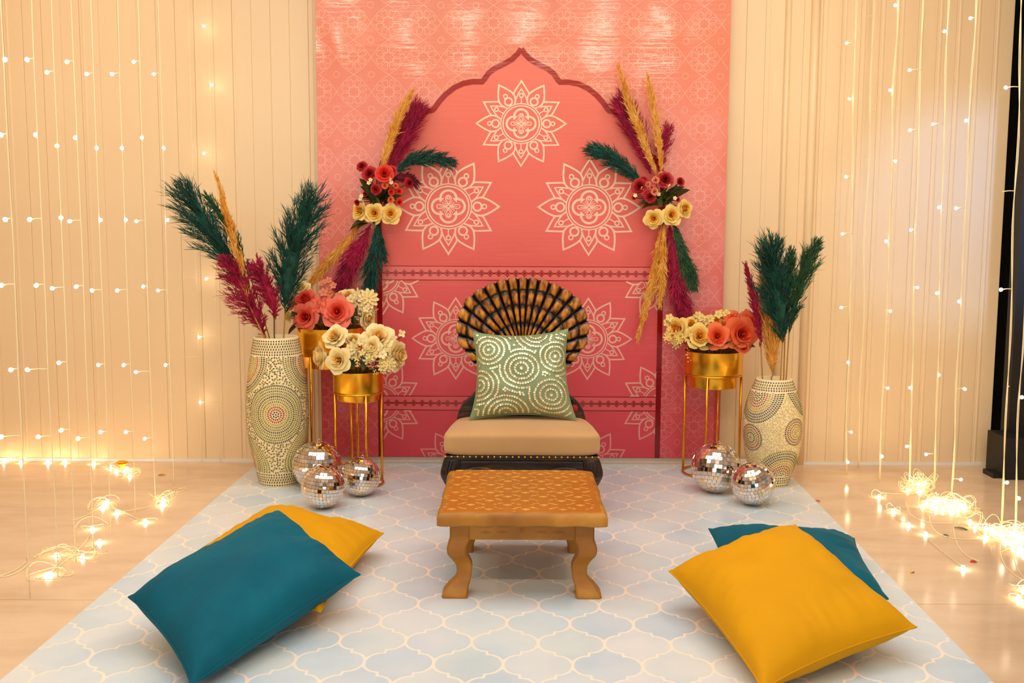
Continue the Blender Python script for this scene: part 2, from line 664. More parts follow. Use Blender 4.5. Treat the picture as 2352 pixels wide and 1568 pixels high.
# arch outline (right half measured, mirrored about the apex)
half = [(1197, 112), (1205, 124), (1218, 137), (1239, 149), (1257, 158), (1271, 169), (1281, 184), (1286, 189),
        (1306, 189), (1328, 193), (1349, 203), (1369, 219), (1384, 236), (1394, 251), (1398, 255),
        (1414, 259), (1431, 267), (1452, 285), (1470, 310), (1482, 340), (1488, 356), (1500, 362), (1512, 376), (1519, 400), (1520, 440)]
ax = bp(1197, 112)[0]
R_half = [bp(*p) for p in half]
pil_x = bp(1512, 900)[0]
pil_l = bp(872.5, 700)[0]
arch_cx = (pil_x + pil_l) / 2


def fitx(p, side):
    # stretch so that the curve lands on the pillar
    t = (p[0] - ax) / (R_half[-1][0] - ax)
    return (ax + t * ((pil_x if side > 0 else pil_l) - ax), p[1])


right = [fitx(p, 1) for p in R_half] + [(pil_x, BZ0)]
left = [fitx(p, -1) for p in R_half] + [(pil_l, BZ0)]
# printed inner panel
outline = right[::-1] + left[1:]
poly2 = resample(right[::-1], 0.02) + resample(left, 0.02)[1:]
px0, px1 = pil_l, pil_x


def inside(x, z):
    c = False
    n = len(outline)
    j = n - 1
    for i in range(n):
        xi, zi = outline[i]
        xj, zj = outline[j]
        if (zi > z) != (zj > z) and x < (xj - xi) * (z - zi) / (zj - zi) + xi:
            c = not c
        j = i
    return c


# panel surface as strips between left and right curve at each height
ztop = R_half[0][1]
def edge_x(poly, z):
    best = None
    for a, b in zip(poly, poly[1:]):
        lo, hi = min(a[1], b[1]), max(a[1], b[1])
        if lo <= z <= hi and hi - lo > 1e-9:
            t = (z - a[1]) / (b[1] - a[1])
            xx = a[0] + t * (b[0] - a[0])
            if best is None or abs(xx - ax) > abs(best - ax):
                best = xx
    return best


pn = MB()
zs = [BZ0 + 0.0005 + (ztop - BZ0 - 0.001) * i / 170 for i in range(171)]
rows = []
for z in zs:
    xl, xr = edge_x(left, z), edge_x(right, z)
    if xl is None or xr is None:
        xl = xr = ax
    rows.append((z, xl, xr))
NU = 70
vs = []
for z, xl, xr in rows:
    for i in range(NU + 1):
        xx = xl + (xr - xl) * i / NU
        vs.append((xx, by(xx, z) - 0.0006, z))
fs = [(j * (NU + 1) + i, j * (NU + 1) + i + 1, (j + 1) * (NU + 1) + i + 1, (j + 1) * (NU + 1) + i) for j in range(170) for i in range(NU)]
pn.add(vs, fs)
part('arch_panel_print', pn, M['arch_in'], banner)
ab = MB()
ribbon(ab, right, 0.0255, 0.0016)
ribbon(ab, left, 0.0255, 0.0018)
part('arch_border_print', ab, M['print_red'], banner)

# bands
bands = []
for v0, v1 in ((612, 643.5), (910, 941.5)):
    z1, z0 = bp(1190, v0)[1], bp(1190, v1)[1]
    bands.append((z0, z1))
    bb = MB()
    bb.grid(lambda u, v: Vector((pil_l + 0.014 + (pil_x - pil_l - 0.028) * u, by(pil_l + 0.014 + (pil_x - pil_l - 0.028) * u, z0 + (z1 - z0) * v) - 0.0012, z0 + (z1 - z0) * v)), 100, 3)
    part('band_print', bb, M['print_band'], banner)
    lm = MB()
    for z in (z0, z1):
        ribbon(lm, [(pil_l + 0.013, z), (pil_x - 0.013, z)], 0.0034, 0.0018, step=0.02)
    zc = (z0 + z1) / 2
    step = 0.0418
    nmot = int((pil_x - pil_l - 0.03) / step)
    x0 = (pil_l + pil_x) / 2 - step * (nmot - 1) / 2
    for i in range(nmot):
        cx = x0 + i * step
        for dx, dz, s in ((0, 0.0095, 0.0058), (0, -0.0095, 0.0058), (0.0095, 0, 0.0058), (-0.0095, 0, 0.0058)):
            ribbon(lm, [(cx + dx + s, zc + dz), (cx + dx, zc + dz + s), (cx + dx - s, zc + dz), (cx + dx, zc + dz - s)], 0.0030, 0.0018, True)
        ribbon(lm, [(cx - 0.003, zc), (cx + 0.003, zc)], 0.004, 0.0018)
        for sx in (-1, 1):
            ribbon(lm, [(cx + sx * 0.016, zc), (cx + sx * 0.0185, zc + 0.0028), (cx + sx * 0.021, zc), (cx + sx * 0.0185, zc - 0.0028)], 0.0026, 0.0018, True)
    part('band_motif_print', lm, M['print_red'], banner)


def circ(cx, cz, r, n=28, asp=1.0):
    return [(cx + r * cos(2 * pi * i / n), cz + r * sin(2 * pi * i / n) * asp) for i in range(n)]


def smooth_pts(pts, it=2):
    for _ in range(it):
        o = [pts[0]]
        for a, b in zip(pts, pts[1:]):
            o.append((a[0] * .75 + b[0] * .25, a[1] * .75 + b[1] * .25))
            o.append((a[0] * .25 + b[0] * .75, a[1] * .25 + b[1] * .75))
        o.append(pts[-1])
        pts = o
    return pts


def mandala(cx, cz, R, keep):
    m = MB()
    A = 0.965
    st = R * 0.045

    def tr(a):
        ca, sa = cos(a), sin(a)
        return lambda p: (cx + R * (p[0] * ca - p[1] * sa), cz + R * A * (p[0] * sa + p[1] * ca))
    E = 0.0012

    def rb(pts, w, closed=False):
        ribbon(m, pts, w * R, E, closed, keep, st)
    rb(circ(cx, cz, R * 0.45, 48, A), 0.022, True)
    rb(circ(cx, cz, R * 0.40, 48, A), 0.028, True)
    q = []
    for k in range(4):
        a = k * pi / 2
        for i in range(15):
            t = a + (-0.75 + 1.5 * i / 14) * pi * 0.78
            q.append((cx + R * (0.165 * cos(a) + 0.155 * cos(t)), cz + R * A * (0.165 * sin(a) + 0.155 * sin(t))))
    rb(q, 0.045, True)
    rb(circ(cx, cz, R * 0.03, 12, A), 0.018, True)
    for k in range(4):
        f = tr(k * pi / 2)
        d = [(0.04, 0), (0.10, 0.028), (0.165, 0.062 if k % 2 else 0.04), (0.215, 0.035), (0.228, 0)]
        d = d + [(x, -y) for x, y in d[-2::-1]]
        rb([f(p) for p in smooth_pts(d)], 0.018)
        if k % 2:
            c = f((0.172, 0))
            rb(circ(c[0], c[1], R * 0.026, 12), 0.02, True)
        else:
            rb([f((0.07, 0)), f((0.17, 0))], 0.014)
        for s in (-1, 1):
            rb([f((0.03, 0.012 * s)), f((0.12, 0.085 * s))], 0.014)
    for k in range(12):
        a = k * pi / 6
        f = tr(a)
        if k % 2 == 0:
            d = smooth_pts([(0.452, 0.095), (0.52, 0.155), (0.60, 0.182), (0.69, 0.178), (0.80, 0.125), (0.90, 0.062), (0.985, 0)], 2)
            rb([f(p) for p in d] + [f((x, -y)) for x, y in d[-2::-1]], 0.036)
            c = f((0.565, 0))
            rb(circ(c[0], c[1], R * 0.082, 20), 0.036, True)
            c = f((0.70, 0))
            rb(circ(c[0], c[1], R * 0.042, 14), 0.026, True)
        else:
            d = [(0.665, 0.165), (0.70, 0.158), (0.82, 0.085), (0.955, 0)]
            rb([f(p) for p in d] + [f((x, -y)) for x, y in d[-2::-1]], 0.034)
            d = smooth_pts([(0.47, 0.135), (0.56, 0.115), (0.68, 0.06), (0.775, 0)], 1)
            rb([f(p) for p in d] + [f((x, -y)) for x, y in d[-2::-1]], 0.026)
            c = f((0.63, 0))
            rb(circ(c[0], c[1], R * 0.042, 14), 0.026, True)
            rb([f((0.455, 0)), f((0.588, 0))], 0.022)
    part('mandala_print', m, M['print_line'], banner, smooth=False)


zb0, zb1 = bands[0]
zc0, zc1 = bands[1]
inx = lambda x: pil_l + 0.013 < x < pil_x - 0.013
k_up = lambda x, z: inx(x) and z > zb1 + 0.002
k_mid = lambda x, z: inx(x) and z > BZ0 and not (zc0 - 0.002 < z < zc1 + 0.002) and z < zb0 - 0.002
for u, v, r, kp in ((1197, 284, 104, k_up), (1030, 474, 118, k_up), (1353, 476, 118, k_up), (1047, 777, 101, k_mid), (1350, 778, 101, k_mid),
                    (875, 634, 101, k_mid), (1522, 636, 101, k_mid), (874, 925, 101, k_mid), (1520, 926, 101, k_mid), (1051, 1077, 101, k_mid), (1350, 1078, 101, k_mid)):
    c = bp(u, v)
    mandala(c[0], c[1], r / px_m((c[0], Y_BAN, c[1])), kp)

# star lattice print outside the arch
PL = 0.1665
lat = MB()
out_keep = lambda x, z: BX0 + 0.004 < x < BX1 - 0.004 and BZ0 < z < BZ1 - 0.01 and not inside(x, z)
cz = bp(900, 52)[1]
cx0 = bp(892, 52)[0]
W = 0.0026
for i in range(-3, 10):
    for j in range(-14, 4):
        cx, cc = cx0 + i * PL, cz + j * PL * 0.97
        if cx < BX0 - PL or cx > BX1 + PL or cc < BZ0 - PL or cc > BZ1 + PL:
            continue
        if px0 + PL < cx < px1 - PL and cc < bp(1197, 330)[1]:
            continue
        A = 0.97
        star = []
        for k in range(16):
            rr_ = PL * (0.185 if k % 2 == 0 else 0.125)
            star.append((cx + rr_ * cos(k * pi / 8), cc + A * rr_ * sin(k * pi / 8)))
        ribbon(lat, star, W, 0.0005, True, out_keep, 0.03)
        for k in range(8):
            a = k * pi / 4 + pi / 8
            ca, sa = cos(a), sin(a)
            hx = [(0.13, 0.0), (0.20, 0.055), (0.30, 0.085), (0.37, 0.06), (0.345, 0.0), (0.37, -0.06), (0.30, -0.085), (0.20, -0.055)]
            ribbon(lat, [(cx + PL * (p * ca - q * sa), cc + A * PL * (p * sa + q * ca)) for p, q in hx], W, 0.0005, True, out_keep, 0.03)
        oc = (cx + PL / 2, cc + A * PL / 2)
        ribbon(lat, [(oc[0] + PL * 0.09 * cos(k * pi / 4 + pi / 8), oc[1] + PL * 0.09 * sin(k * pi / 4 + pi / 8)) for k in range(8)], W, 0.0005, True, out_keep, 0.03)
        sq = [(0.5, 0.0), (0.72, 0.30), (1.0, 0.5), (0.72, 0.70), (0.5, 1.0), (0.28, 0.70), (0.0, 0.5), (0.28, 0.30)]
        ribbon(lat, [(cx + PL * p, cc + A * PL * q) for p, q in sq], W, 0.0005, True, out_keep, 0.03)
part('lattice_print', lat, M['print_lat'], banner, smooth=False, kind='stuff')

# ================================================================== FLOOR MAT
RL0, RL1 = at_z(579, 1075), at_z(0, 1564)
RR0, RR1 = at_z(1800, 1075), at_z(2280, 1566)
ang = (atan2(RL0.x - RL1.x, RL0.y - RL1.y) + atan2(RR0.x - RR1.x, RR0.y - RR1.y)) / 2
ydir = Vector((sin(ang), cos(ang), 0))
xdir = Vector((cos(ang), -sin(ang), 0))
cl = (RL0 + RL1) / 2
cr = (RR0 + RR1) / 2
mc = (cl + cr) / 2
hw = abs((cr - cl).dot(xdir)) / 2
Y_RUG = Y_WALL - 0.018
Y_FRONT = 1.75


def rugp(a, y, z):
    """a across (-1..1 scaled in metres), y depth"""
    t = (y - mc.y) / ydir.y
    p = mc + ydir * t + xdir * a
    return Vector((p.x, y, z))


RT = 0.0022
rug = thing('floor_mat', 'pale blue vinyl floor mat printed with moroccan lantern tiles', 'mat', (0.02, 3.4, 0))
rb = MB()
e = [(Y_FRONT, 0.0), (Y_RUG - 0.012, 0.0), (Y_RUG - 0.002, 0.006), (Y_RUG, 0.030)]
vs = []
for y, z in e:
    for a in (-hw, hw):
        vs.append(rugp(a, y, z + (RT if z < 0.001 else 0.0)))
for y, z in e:
    for a in (-hw, hw):
        vs.append(rugp(a, y, z + 0.0002) + Vector((0, 0.001, 0)))
rb.add(vs, [(0, 1, 3, 2), (2, 3, 5, 4), (4, 5, 7, 6), (8, 9, 1, 0), (0, 2, 10, 8), (1, 9, 11, 3), (6, 7, 15, 14)])
part('sheet', rb, M['rug'], rug, smooth=False)

TW, TP = 0.190, 0.1485
quart = []
for q in range(10):
    t_ = pi / 2 * q / 9
    quart.append((0.26 + 0.24 * cos(t_), 0.425 * sin(t_)))
for q in range(9, 0, -1):
    t_ = pi / 2 * q / 9
    quart.append((0.24 - 0.24 * cos(t_), 1 - 0.425 * sin(t_)))
ln_ = []
for p in quart:
    ln_.append((p[0], p[1]))
ln_ += [(0.0, 1.0)] + [(-p[0], p[1]) for p in quart[::-1]]
ln_ += [(-p[0], -p[1]) for p in quart[1:]] + [(0.0, -1.0)] + [(p[0], -p[1]) for p in quart[::-1][:-1]]
pts = [Vector((p[0] * TW, p[1] * TP)) for p in ln_]
ins = []
n = len(pts)
for i in range(n):
    a, b = pts[i - 1], pts[(i + 1) % n]
    n1 = (pts[i] - a).normalized()
    n2 = (b - pts[i]).normalized()
    n1, n2 = Vector((-n1.y, n1.x)), Vector((-n2.y, n2.x))
    ins.append(pts[i] + (n1 + n2) / max(0.25, 1 + n1.dot(n2)) * 0.0042)
lantern = []
for q, p in zip(pts, ins):
    if q.x * p.x > 0.0 and abs(p.x) > 0.0006 or abs(q.y) < 0.02:
        lantern.append(p)


def tile_poly(c2):
    """lantern polygon in (across, along) mat coords"""
    return [(p.x + c2[0], p.y + c2[1]) for p in lantern]


def clip_poly(poly, f):
    """keep part where f(p) >= 0"""
    out = []
    for i in range(len(poly)):
        p, q = poly[i], poly[(i + 1) % len(poly)]
        fp, fq = f(p), f(q)
        if fp >= 0:
            out.append(p)
        if (fp >= 0) != (fq >= 0):
            t = fp / (fp - fq)
            out.append((p[0] + (q[0] - p[0]) * t, p[1] + (q[1] - p[1]) * t))
    return out


def flat_tile_mesh(poly, h=0.0005, basis=True):
    b = MB()
    n = len(poly)
    X, Yv = xdir, ydir
    top = [X * p[0] + Yv * p[1] + Vector((0, 0, h)) for p in poly]
    bot = [X * p[0] + Yv * p[1] for p in poly]
    b.add(top + bot, [tuple(range(n))] + [(i + n, (i + 1) % n + n, (i + 1) % n, i) for i in range(n)])
    return b


full = flat_tile_mesh([(p.x, p.y) for p in lantern]).mesh('tile_print', M['rug_tile'], False)
amax = (Y_RUG - 0.014 - mc.y) / ydir.y
amin = (Y_FRONT + 0.01 - mc.y) / ydir.y
# phase: a tile centre seen at (898+..)
ph = at_z(947, 1428.4)
pa, pb = (ph - mc).dot(xdir), (ph - mc).dot(ydir)
ntile = 0
for r_ in range(-14, 22):
    bb_ = pb + r_ * TP
    if bb_ + TP < max(amin, -1.33) or bb_ - TP > amax:
        continue
    for c_ in range(-12, 16):
        aa = pa + c_ * TW + (r_ % 2) * TW / 2
        if aa + TW / 2 < -hw or aa - TW / 2 > hw:
            continue
        loc = mc + xdir * aa + ydir * bb_
        edge = aa - TW / 2 < -hw + 0.002 or aa + TW / 2 > hw - 0.002 or bb_ + TP > amax
        if edge:
            P = tile_poly((aa, bb_))
            P = clip_poly(P, lambda p: p[0] + hw - 0.001)
            P = clip_poly(P, lambda p: hw - 0.001 - p[0])
            P = clip_poly(P, lambda p: amax - p[1])
            if len(P) < 3:
                continue
            P = [(p[0] - aa, p[1] - bb_) for p in P]
            me = flat_tile_mesh(P).mesh('tile_print', M['rug_tile'], False)
        else:
            me = full
        o = bpy.data.objects.new('tile_print', me)
        o.location = (loc.x - 0.02, loc.y - 3.4, RT)
        link(o, rug)
        ntile += 1

# ================================================================== LOW TABLE (bajot)
def cabriole(mb, base, top_z, sx, sy, k, sec):
    """square-section curved leg. sec: (z, offset outward, half width)"""
    rings = []
    for z, off, h in sec:
        c = Vector((base[0] + sx * off, base[1] + sy * off * 0.8, z))
        ch = h * 0.16
        ring = [(-h, -h + ch), (-h + ch, -h), (h - ch, -h), (h, -h + ch), (h, h - ch), (h - ch, h), (-h + ch, h), (-h, h - ch)]
        rings.append([c + Vector((a, b, 0)) for a, b in ring])
    vs = [p for r in rings for p in r]
    n = 8
    fs = []
    for j in range(len(rings) - 1):
        for i in range(n):
            a, b = j * n + i, j * n + (i + 1) % n
            fs.append((a, b, b + n, a + n))
    fs.append(tuple(range(n - 1, -1, -1)))
    fs.append(tuple((len(rings) - 1) * n + i for i in range(n)))
    mb.add(vs, fs)


def interp(sec, n):
    """smooth a section list with catmull-rom"""
    out = []
    for i in range(len(sec) - 1):
        p0, p1, p2, p3 = sec[max(i - 1, 0)], sec[i], sec[i + 1], sec[min(i + 2, len(sec) - 1)]
        for j in range(n):
            t = j / n
            out.append(tuple(0.5 * (2 * b + (c - a) * t + (2 * a - 5 * b + 4 * c - d) * t * t + (3 * b - a - 3 * c + d) * t ** 3) for a, b, c, d in zip(p0, p1, p2, p3)))
    out.append(sec[-1])
    return out


TFL = at_z(1003, 1178, 0.290)
TFR = at_z(1396, 1178, 0.290)
TBL = at_z(1036, 1076, 0.290)
tx0, tx1 = TFL.x, TFR.x
ty0, ty1 = TFL.y, TBL.y
tcx = (tx0 + tx1) / 2
table = thing('low_table', 'low ochre carved wooden table with curved legs in front of the throne', 'table', (tcx, (ty0 + ty1) / 2, 0))
tt = MB()
TN = 40
def top_edge(u, v):
    x = tx0 + (tx1 - tx0) * u
    y = ty0 + (ty1 - ty0) * v
    return x, y
# slab with scalloped, rounded front and back edges
ring = []
def slab_outline(inset):
    pts = []
    for i in range(TN + 1):
        u = i / TN
        pts.append((tx0 + inset + (tx1 - tx0 - 2 * inset) * u, ty0 + inset - 0.0045 * sin(u * pi * 9) * (1 if inset < 0.012 else 1.2)))
    for i in range(1, 12):
        pts.append((tx1 - inset + 0.002 * sin(i * 1.1), ty0 + inset + (ty1 - ty0 - 2 * inset) * i / 12))
    for i in range(TN + 1):
        u = 1 - i / TN
        cr_ = 0.02 * max(0, abs(u - 0.5) * 2 - 0.85) / 0.15
        pts.append((tx0 + inset + (tx1 - tx0 - 2 * inset) * u, ty1 - inset - cr_))
    for i in range(11, 0, -1):
        pts.append((tx0 + inset - 0.002 * sin(i * 1.3), ty0 + inset + (ty1 - ty0 - 2 * inset) * i / 12))
    return pts
lv = [(0.004, 0.246), (0.0, 0.250), (0.0, 0.272), (0.004, 0.282), (0.012, 0.289), (0.020, 0.290)]
vs = []
nper = None
for ins_, z in lv:
    o_ = slab_outline(ins_)
    nper = len(o_)
    vs += [(p[0], p[1], z) for p in o_]
fs = []
for j in range(len(lv) - 1):
    for i in range(nper):
        a, b = j * nper + i, j * nper + (i + 1) % nper
        fs.append((a, b, b + nper, a + nper))
fs.append(tuple(range(nper - 1, -1, -1)))
tt.add(vs, fs, 0)
k0 = (len(lv) - 1) * nper
tt.add([vs[k0 + i] for i in range(nper)], [tuple(range(nper))], 1)
part('tabletop', tt, [M['table'], M['table_top']], table, auto=40)
# carved relief: scallop arcs on a diamond grid and dashed diamond lines
rl = MB()
ZT = 0.2902


def raised_arc(cx, cy, r, w, a0, a1, h, n=8):
    P = []
    for i in range(n + 1):
        a = a0 + (a1 - a0) * i / n
        P.append((cx + r * cos(a), cy + r * sin(a)))
    vs, fs = [], []
    for i, (x_, y_) in enumerate(P):
        a = a0 + (a1 - a0) * i / n
        tap = sin(pi * (i + 0.4) / (n + 0.8)) ** 0.5
        for dr, z in ((-w * tap, 0), (-w * 0.3 * tap, h), (w * 0.3 * tap, h), (w * tap, 0)):
            vs.append((x_ + dr * cos(a), y_ + dr * sin(a), ZT - 0.0005 + z))
    for i in range(n):
        for q in range(3):
            fs.append((i * 4 + q, (i + 1) * 4 + q, (i + 1) * 4 + q + 1, i * 4 + q + 1))
    rl.add(vs, fs)


gx, gy = 0.118, 0.104
rnd = random.Random(3)
for j in range(-1, 13):
    for i in range(-1, 7):
        cx = tx0 + 0.045 + i * gx + (j % 2) * gx / 2
        cy = ty0 + 0.035 + j * gy / 2
        if not (tx0 + 0.03 < cx < tx1 - 0.03 and ty0 + 0.03 < cy < ty1 - 0.03):
            continue
        raised_arc(cx, cy, 0.0165, 0.0034, 0.12 * pi, 0.88 * pi, 0.0020)
        raised_arc(cx, cy - 0.001, 0.0075, 0.0028, 0.05, pi - 0.05, 0.0018, 7)
        for sx in (-1, 1):
            for sy in (-1, 1):
                for t in (0.34, 0.5, 0.66):
                    qx = cx + sx * gx / 2 * t * 1.0 + rnd.uniform(-.003, .003)
                    qy = cy + sy * gy / 2 * (1 - t) + rnd.uniform(-.003, .003)
                    if tx0 + 0.02 < qx < tx1 - 0.02 and ty0 + 0.02 < qy < ty1 - 0.02:
                        raised_arc(qx, qy - 0.005, 0.0075, 0.0024, 0.22 * pi, 0.78 * pi, 0.0014, 5)
part('carved_relief', rl, M['relief'], table, kind='stuff')
# rails
ix0, ix1, iy0, iy1 = tx0 + 0.038, tx1 - 0.038, ty0 + 0.045, ty1 - 0.045
ZR0, ZR1 = 0.188, 0.247
for lo, hi in (((ix0 + 0.05, iy0 + 0.006, ZR0), (ix1 - 0.05, iy0 + 0.034, ZR1)), ((ix0 + 0.05, iy1 - 0.034, ZR0), (ix1 - 0.05, iy1 - 0.006, ZR1)),
               ((ix0 + 0.006, iy0 + 0.05, ZR0), (ix0 + 0.034, iy1 - 0.05, ZR1)), ((ix1 - 0.034, iy0 + 0.05, ZR0), (ix1 - 0.006, iy1 - 0.05, ZR1))):
    r_ = MB().box(lo, hi)
    o = part('rail', r_, M['table'], table, smooth=False)
    bevel(o, 0.003)
for i, (wx, wz) in enumerate(((0.05, 0.016), (0.05, 0.016), (0.012, 0.024), (0.05, 0.016), (0.05, 0.016))):
    cx = tcx + (-0.115, -0.062, 0, 0.062, 0.115)[i]
    for dz in ((0.010, -0.010) if wx > 0.02 else (0,)):
        zc = 0.220 + dz
        hz = 0.008 if wx > 0.02 else 0.020
        ww = wx / 2
        n_ = 12
        vs = [(cx, iy0 + 0.0, zc)]
        for q in range(n_):
            a = 2 * pi * q / n_
            ca, sa = cos(a), sin(a)
            vs.append((cx + ww * (abs(ca) ** 0.6) * (1 if ca > 0 else -1), iy0 + 0.007, zc + hz * (abs(sa) ** 0.7) * (1 if sa > 0 else -1)))
        part('carved_lozenge', MB().add(vs, [(0, 1 + q, 1 + (q + 1) % n_) for q in range(n_)]), M['table'], table)
sec = interp([(0.0, 0.014, 0.041), (0.012, 0.015, 0.041), (0.036, 0.004, 0.033), (0.060, -0.011, 0.025), (0.095, -0.013, 0.025), (0.118, -0.004, 0.027),
              (0.140, 0.008, 0.030), (0.165, 0.010, 0.031), (0.186, 0.001, 0.0315)], 4) + [(0.190, 0.0, 0.032), (0.247, 0.0, 0.032)]
for sx, bx in ((-1, ix0 + 0.032), (1, ix1 - 0.032)):
    for sy, by_ in ((-1, iy0 + 0.032), (1, iy1 - 0.032)):
        lg = MB()
        cabriole(lg, (bx, by_), 0.25, sx, sy, 1, sec)
        part('leg', lg, M['table'], table, auto=32)

# ================================================================== THRONE
YF, YB = 4.06, 4.44
tc_x = at_y(1198, 800, 4.47).x
SZ0, SZ1 = at_y(1198, 1052, YF).z, at_y(1198, 952, YB).z
HWF = (at_y(1383, 1030, YF).x - at_y(1012, 1030, YF).x) / 2
HWB = HWF * 0.875
throne = thing('throne_chair', 'low throne chair with gilded scallop shell back and tan seat', 'chair', (tc_x, (YF + YB) / 2, 0))


def sq(c, e):
    return (abs(c) ** e) * (1 if c >= 0 else -1)


cu = MB()
SC_Z = (SZ0 + SZ1) / 2


def cushion_pt(u, v):
    a = u * 2 * pi
    b = (v - 0.5) * pi
    e1, e2 = 0.33, 0.18
    x = sq(cos(b), e1) * sq(cos(a), e2)
    y = sq(cos(b), e1) * sq(sin(a), e2)
    z = sq(sin(b), e1)
    yy = (YF + YB) / 2 + y * (YB - YF) / 2
    t = (y + 1) / 2
    hw_ = HWF + (HWB - HWF) * t
    crown = 0.012 * (1 - x * x) * (1 - y * y) * (z > 0)
    p = Vector((tc_x + x * hw_, yy, SC_Z + z * (SZ1 - SZ0) / 2 + crown))
    # gathered corners
    cr_ = max(0, abs(x) - 0.82) * max(0, abs(y) - 0.8) * 20
    w = noise.noise(Vector((p.x * 30, p.y * 30, p.z * 8))) * 0.006 * min(1, cr_) + noise.noise(p * 6) * 0.004
    p += Vector((x * w, y * w, w * 0.6))
    return p


cu.grid(cushion_pt, 96, 40, closed_u=True)
part('seat_cushion', cu, M['seat'], throne)
# seat frame with mouldings
fr = MB()
fz1, fz0 = SZ0 + 0.006, SZ0 - 0.085
def trap(y, k=1.0):
    t = (y - YF) / (YB - YF)
    return (HWF + (HWB - HWF) * t) * k
for (ya, yb_, z0_, z1_, k_) in ((YF + 0.02, YF + 0.055, fz0 + 0.010, fz1, 0.955), (YF + 0.008, YF + 0.05, fz1 - 0.016, fz1, 0.965), (YF + 0.012, YF + 0.05, fz1 - 0.032, fz1 - 0.022, 0.85),
                              (YB - 0.05, YB - 0.015, fz0 + 0.01, fz1, 0.95)):
    fr.box((tc_x - trap(ya, k_), ya, z0_), (tc_x + trap(ya, k_), yb_, z1_))
for s in (-1, 1):
    fr.box((tc_x + s * HWB * 0.9 - 0.02, YF + 0.05, fz0 + 0.01), (tc_x + s * HWB * 0.9 + 0.02, YB - 0.02, fz1))
    # scroll carvings on the front rail
    for q, cxs in enumerate((0.17,)):
        P = []
        for i in range(26):
            a = pi * 0.05 + i / 25 * pi * 0.9
            P.append((tc_x + s * cxs + 0.085 * cos(a), YF + 0.016, fz0 - 0.005 + 0.045 * sin(a)))
        fr.tube(P, 0.007, 6)
        P = [(tc_x + s * cxs + 0.05 * cos(pi * i / 16), YF + 0.016, fz0 - 0.01 + 0.03 * sin(pi * i / 16)) for i in range(17)]
        fr.tube(P, 0.006, 6)
bevel(part('seat_frame', fr, M['wood_dark'], throne, smooth=False), 0.004)
st = MB()
for i in range(26):
    x_ = tc_x + HWF * 0.95 * (-1 + 2 * i / 25)
    c = Vector((x_, YF + 0.006, SZ0 + 0.003))
    st.lathe([(0.0045, 0), (0.0035, 0.002), (0.0, 0.003)], 8, (0, 0, 0))
    for p in st.v[-24:]:
        q = Vector((p.x, -p.z, p.y))
        p.xyz = c + q
part('upholstery_nails', st, M['gold_rod'], throne, kind='stuff')
lsec = interp([(0.0, 0.012, 0.022), (0.02, 0.012, 0.024), (0.06, -0.004, 0.019), (0.12, -0.006, 0.021), (0.17, 0.008, 0.030), (0.205, 0.014, 0.036), (0.24, 0.008, 0.036), (fz1 - 0.005, 0.0, 0.033)], 4)
for s in (-1, 1):
    for sy, yy, kk in ((-1, YF + 0.045, 0.90), (1, YB - 0.045, 0.9)):
        lg = MB()
        cabriole(lg, (tc_x + s * (trap(yy) - 0.042), yy), 0.2, s, sy, 1, lsec)
        if sy < 0:   # carved acanthus lines on the knee
            for q in range(3):
                P = [(tc_x + s * (trap(yy) - 0.040 + 0.012 * (q - 1) + 0.01 * sin(t * 2.2)), yy - 0.040 - 0.009 * sin(t * 2.6), fz1 - 0.02 - t * 0.06) for t in [i / 8 for i in range(9)]]
                lg.tube(P, 0.004, 5)
        part('leg', lg, M['wood_dark'], throne, auto=55)

# shell back
YS = 4.475
A0 = at_y(1200, 815, YS)
pm_ = px_m(A0)
TILT = 0.06


def sp_(r, a, dep):
    """a = angle from vertical (rad, + to the right), r in px, depth toward viewer in m"""
    x = r * sin(a) / pm_
    z = r * cos(a) / pm_
    return Vector((A0.x + x, YS + z * TILT - dep, A0.z + z))


def rout(deg):
    d = abs(deg)
    tb = [(0, 176), (25, 178), (45, 181), (63, 167), (77, 150), (90, 122), (105, 107), (112, 100)]
    for (a, r), (b, s) in zip(tb, tb[1:]):
        if d <= b:
            return r + (s - r) * (d - a) / (b - a)
    return tb[-1][1]


